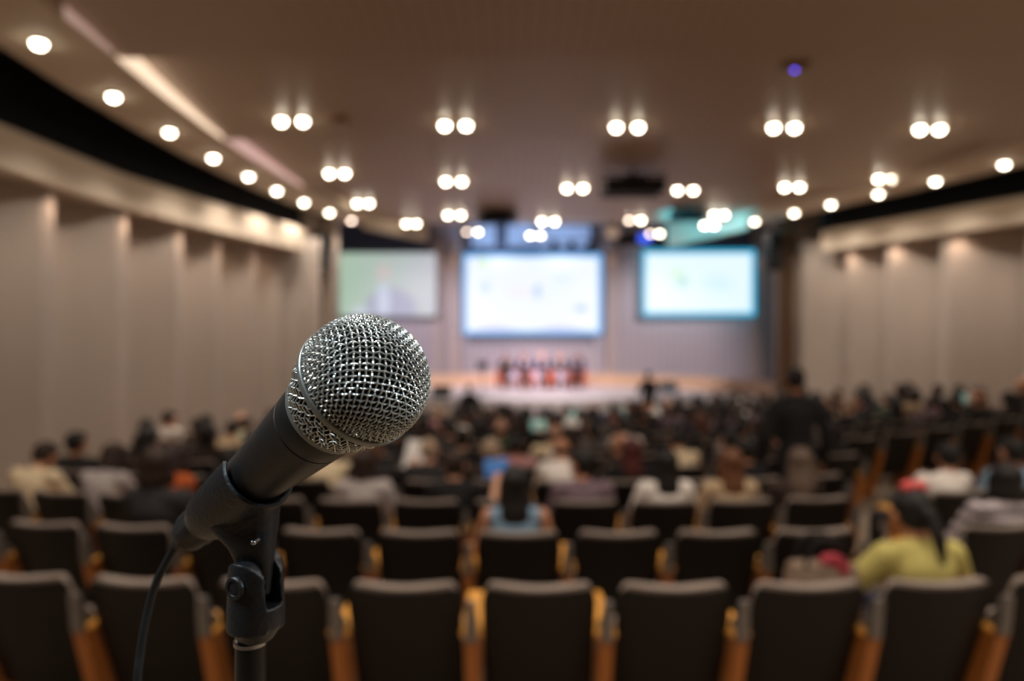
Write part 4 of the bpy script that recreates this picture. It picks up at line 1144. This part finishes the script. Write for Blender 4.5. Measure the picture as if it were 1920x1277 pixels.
# panel on the stage
M_chair = mat('armchair_orange', (196, 96, 62), .75, bump=.3, bscale=150)
def armchair(x, y, rz, label):
    e = empty('armchair', (x, y, -1.77), rz, label, 'armchair', 'orange armchairs on the stage')
    mb = MB(); mb.box((0, .36, .30), (.46, .50, .20), None, .05); mb.build('seat', M_chair, e)
    mb = MB(); mb.box((0, .10, .52), (.58, .13, .62), (.12, 0, 0), .05); mb.build('backrest', M_chair, e)
    for s in (-1, 1):
        mb = MB(); mb.box((s * .28, .34, .36), (.09, .56, .46), None, .035); mb.build('arm', M_chair, e)
        for yy in (.12, .55):
            mb = MB(); mb.cap2((s * .25, yy, .015), (s * .25, yy, .16), .014, .018); mb.build('leg', M_blackp, e)
PN = [(946, 'short', 'black', 'black', False, 0, 'leftmost', .10), (981, 'bob', 'black', 'navy', True, 1, 'second from left', .05), (1016, 'cropped', 'grey', 'navy', False, 1, 'middle', 0), (1051, 'short', 'brown', 'charcoal', False, 1, 'second from right', -.05), (1086, 'bob', 'dark brown', 'navy', True, 1, 'rightmost', -.12)]
for p, hs, hc, tp, wm, sk, w_, rz in PN:
    x = px(p, 25.6)
    armchair(x, 25.9, math.pi + rz * 1.5, 'orange armchair holding the %s speaker of the stage panel' % w_)
    person((x, 25.9, -1.77), math.pi + rz * 1.5, 'neutral', wm, hs, hc, tp, sk, 'black', 1.0, True, 1.08, 'panel speaker in %s jacket on the stage, %s of five' % (tp, w_), 'panel speakers seated on the stage')
for po in [o for o in COL.objects if o.name.startswith('person') and o.get('group') == 'panel speakers seated on the stage']:
    mb = MB(); mb.loft([[(x, y - .012, z), (x * .6, y, z), (-x * .6, y, z), (-x, y - .012, z)] for x, y, z in ((.008, .388, .78), (.030, .381, .87), (.046, .350, .935))])
    mb.build('shirt_front', M_cloth['white'], po, False)
M_whitet = mat('table_white', (238, 236, 240), .3)
for k, (p, w_) in enumerate(((964, 'left'), (1007, 'middle'), (1052, 'right'))):
    e = empty('coffee_table', (px(p, 24.6), 24.6, -1.77), 0, '%s white round coffee table in front of the panel speakers' % w_, 'coffee table', 'white coffee tables on the stage')
    mb = MB(); mb.lathe([(.40, .23), (.405, .25), (.43, .25), (.435, .24)], 32); mb.build('table_top', M_whitet, e)
    mb = MB(); mb.lathe([(0, .16), (.015, .16), (.03, .03), (.40, .03)], 20); mb.build('pedestal', M_whitet, e)
    b = empty('flower_bowl', (px(p, 24.6), 24.6, -1.77 + .435), 0, 'bowl of white and blue flowers on the %s coffee table' % w_, 'flowers', 'flower bowls on the coffee tables')
    mb = MB(); mb.lathe([(0, .05), (.04, .09), (.08, .11), (.08, .10), (.05, .08)], 20); mb.build('bowl', M_whitet, b)
    mb = MB(); rr_ = random.Random(k)
    for q in range(26):
        a_ = rr_.random() * 6.28; r_ = rr_.random() ** .5 * .13; mb.ell((r_ * math.cos(a_), r_ * math.sin(a_), .10 + .07 * (1 - r_ / .13) + rr_.random() * .03), (.03, .03, .024), n=8, m=5)
    mb.build('blossoms', mat('blossom', (222, 226, 250), .6), b)

# floor monitors and a stand near the stage front
for p, y, l in ((828, 21.6, 'black wedge floor monitor at the left of the stage floor'), (1253, 24.0, 'black wedge floor monitor right of the panel speakers')):
    e = empty('floor_monitor', (px(p, y), y, -1.77), 0, l, 'floor monitor')
    mb = MB(); w_ = .30; mb.loft([[(x, -.2, 0), (x, .2, 0), (x, .16, .30), (x, .02, .34), (x, -.2, .10)] for x in (-w_, w_)]); mb.build('cabinet', mat('monitor_shell', (34, 44, 48), .5), e, False)
    mb = MB(); mb.loft([[(x, .205, .02), (x, .175, .27), (x, .19, .27), (x, .22, .02)] for x in (-w_ * .9, w_ * .9)]); mb.build('grille', M_blackp, e, False)
e = empty('music_stand', (px(905, 21.2), 21.2, -1.77), 0, 'thin black stand with small tray at the front of the stage', 'stand')
mb = MB(); mb.tube([(0, 0, .02), (0, 0, .92)], .018); mb.build('pole', M_blackp, e)
mb = MB(); mb.box((0, 0, 1.0), (.34, .03, .24), (-.4, 0, 0)); mb.build('tray', M_blackp, e)
for k in range(3):
    a_ = k * 2.094 + .5; mb = MB(); mb.tube([(0, 0, .22), (.26 * math.cos(a_), .26 * math.sin(a_), .014)], .012); mb.build('leg', M_blackp, e)
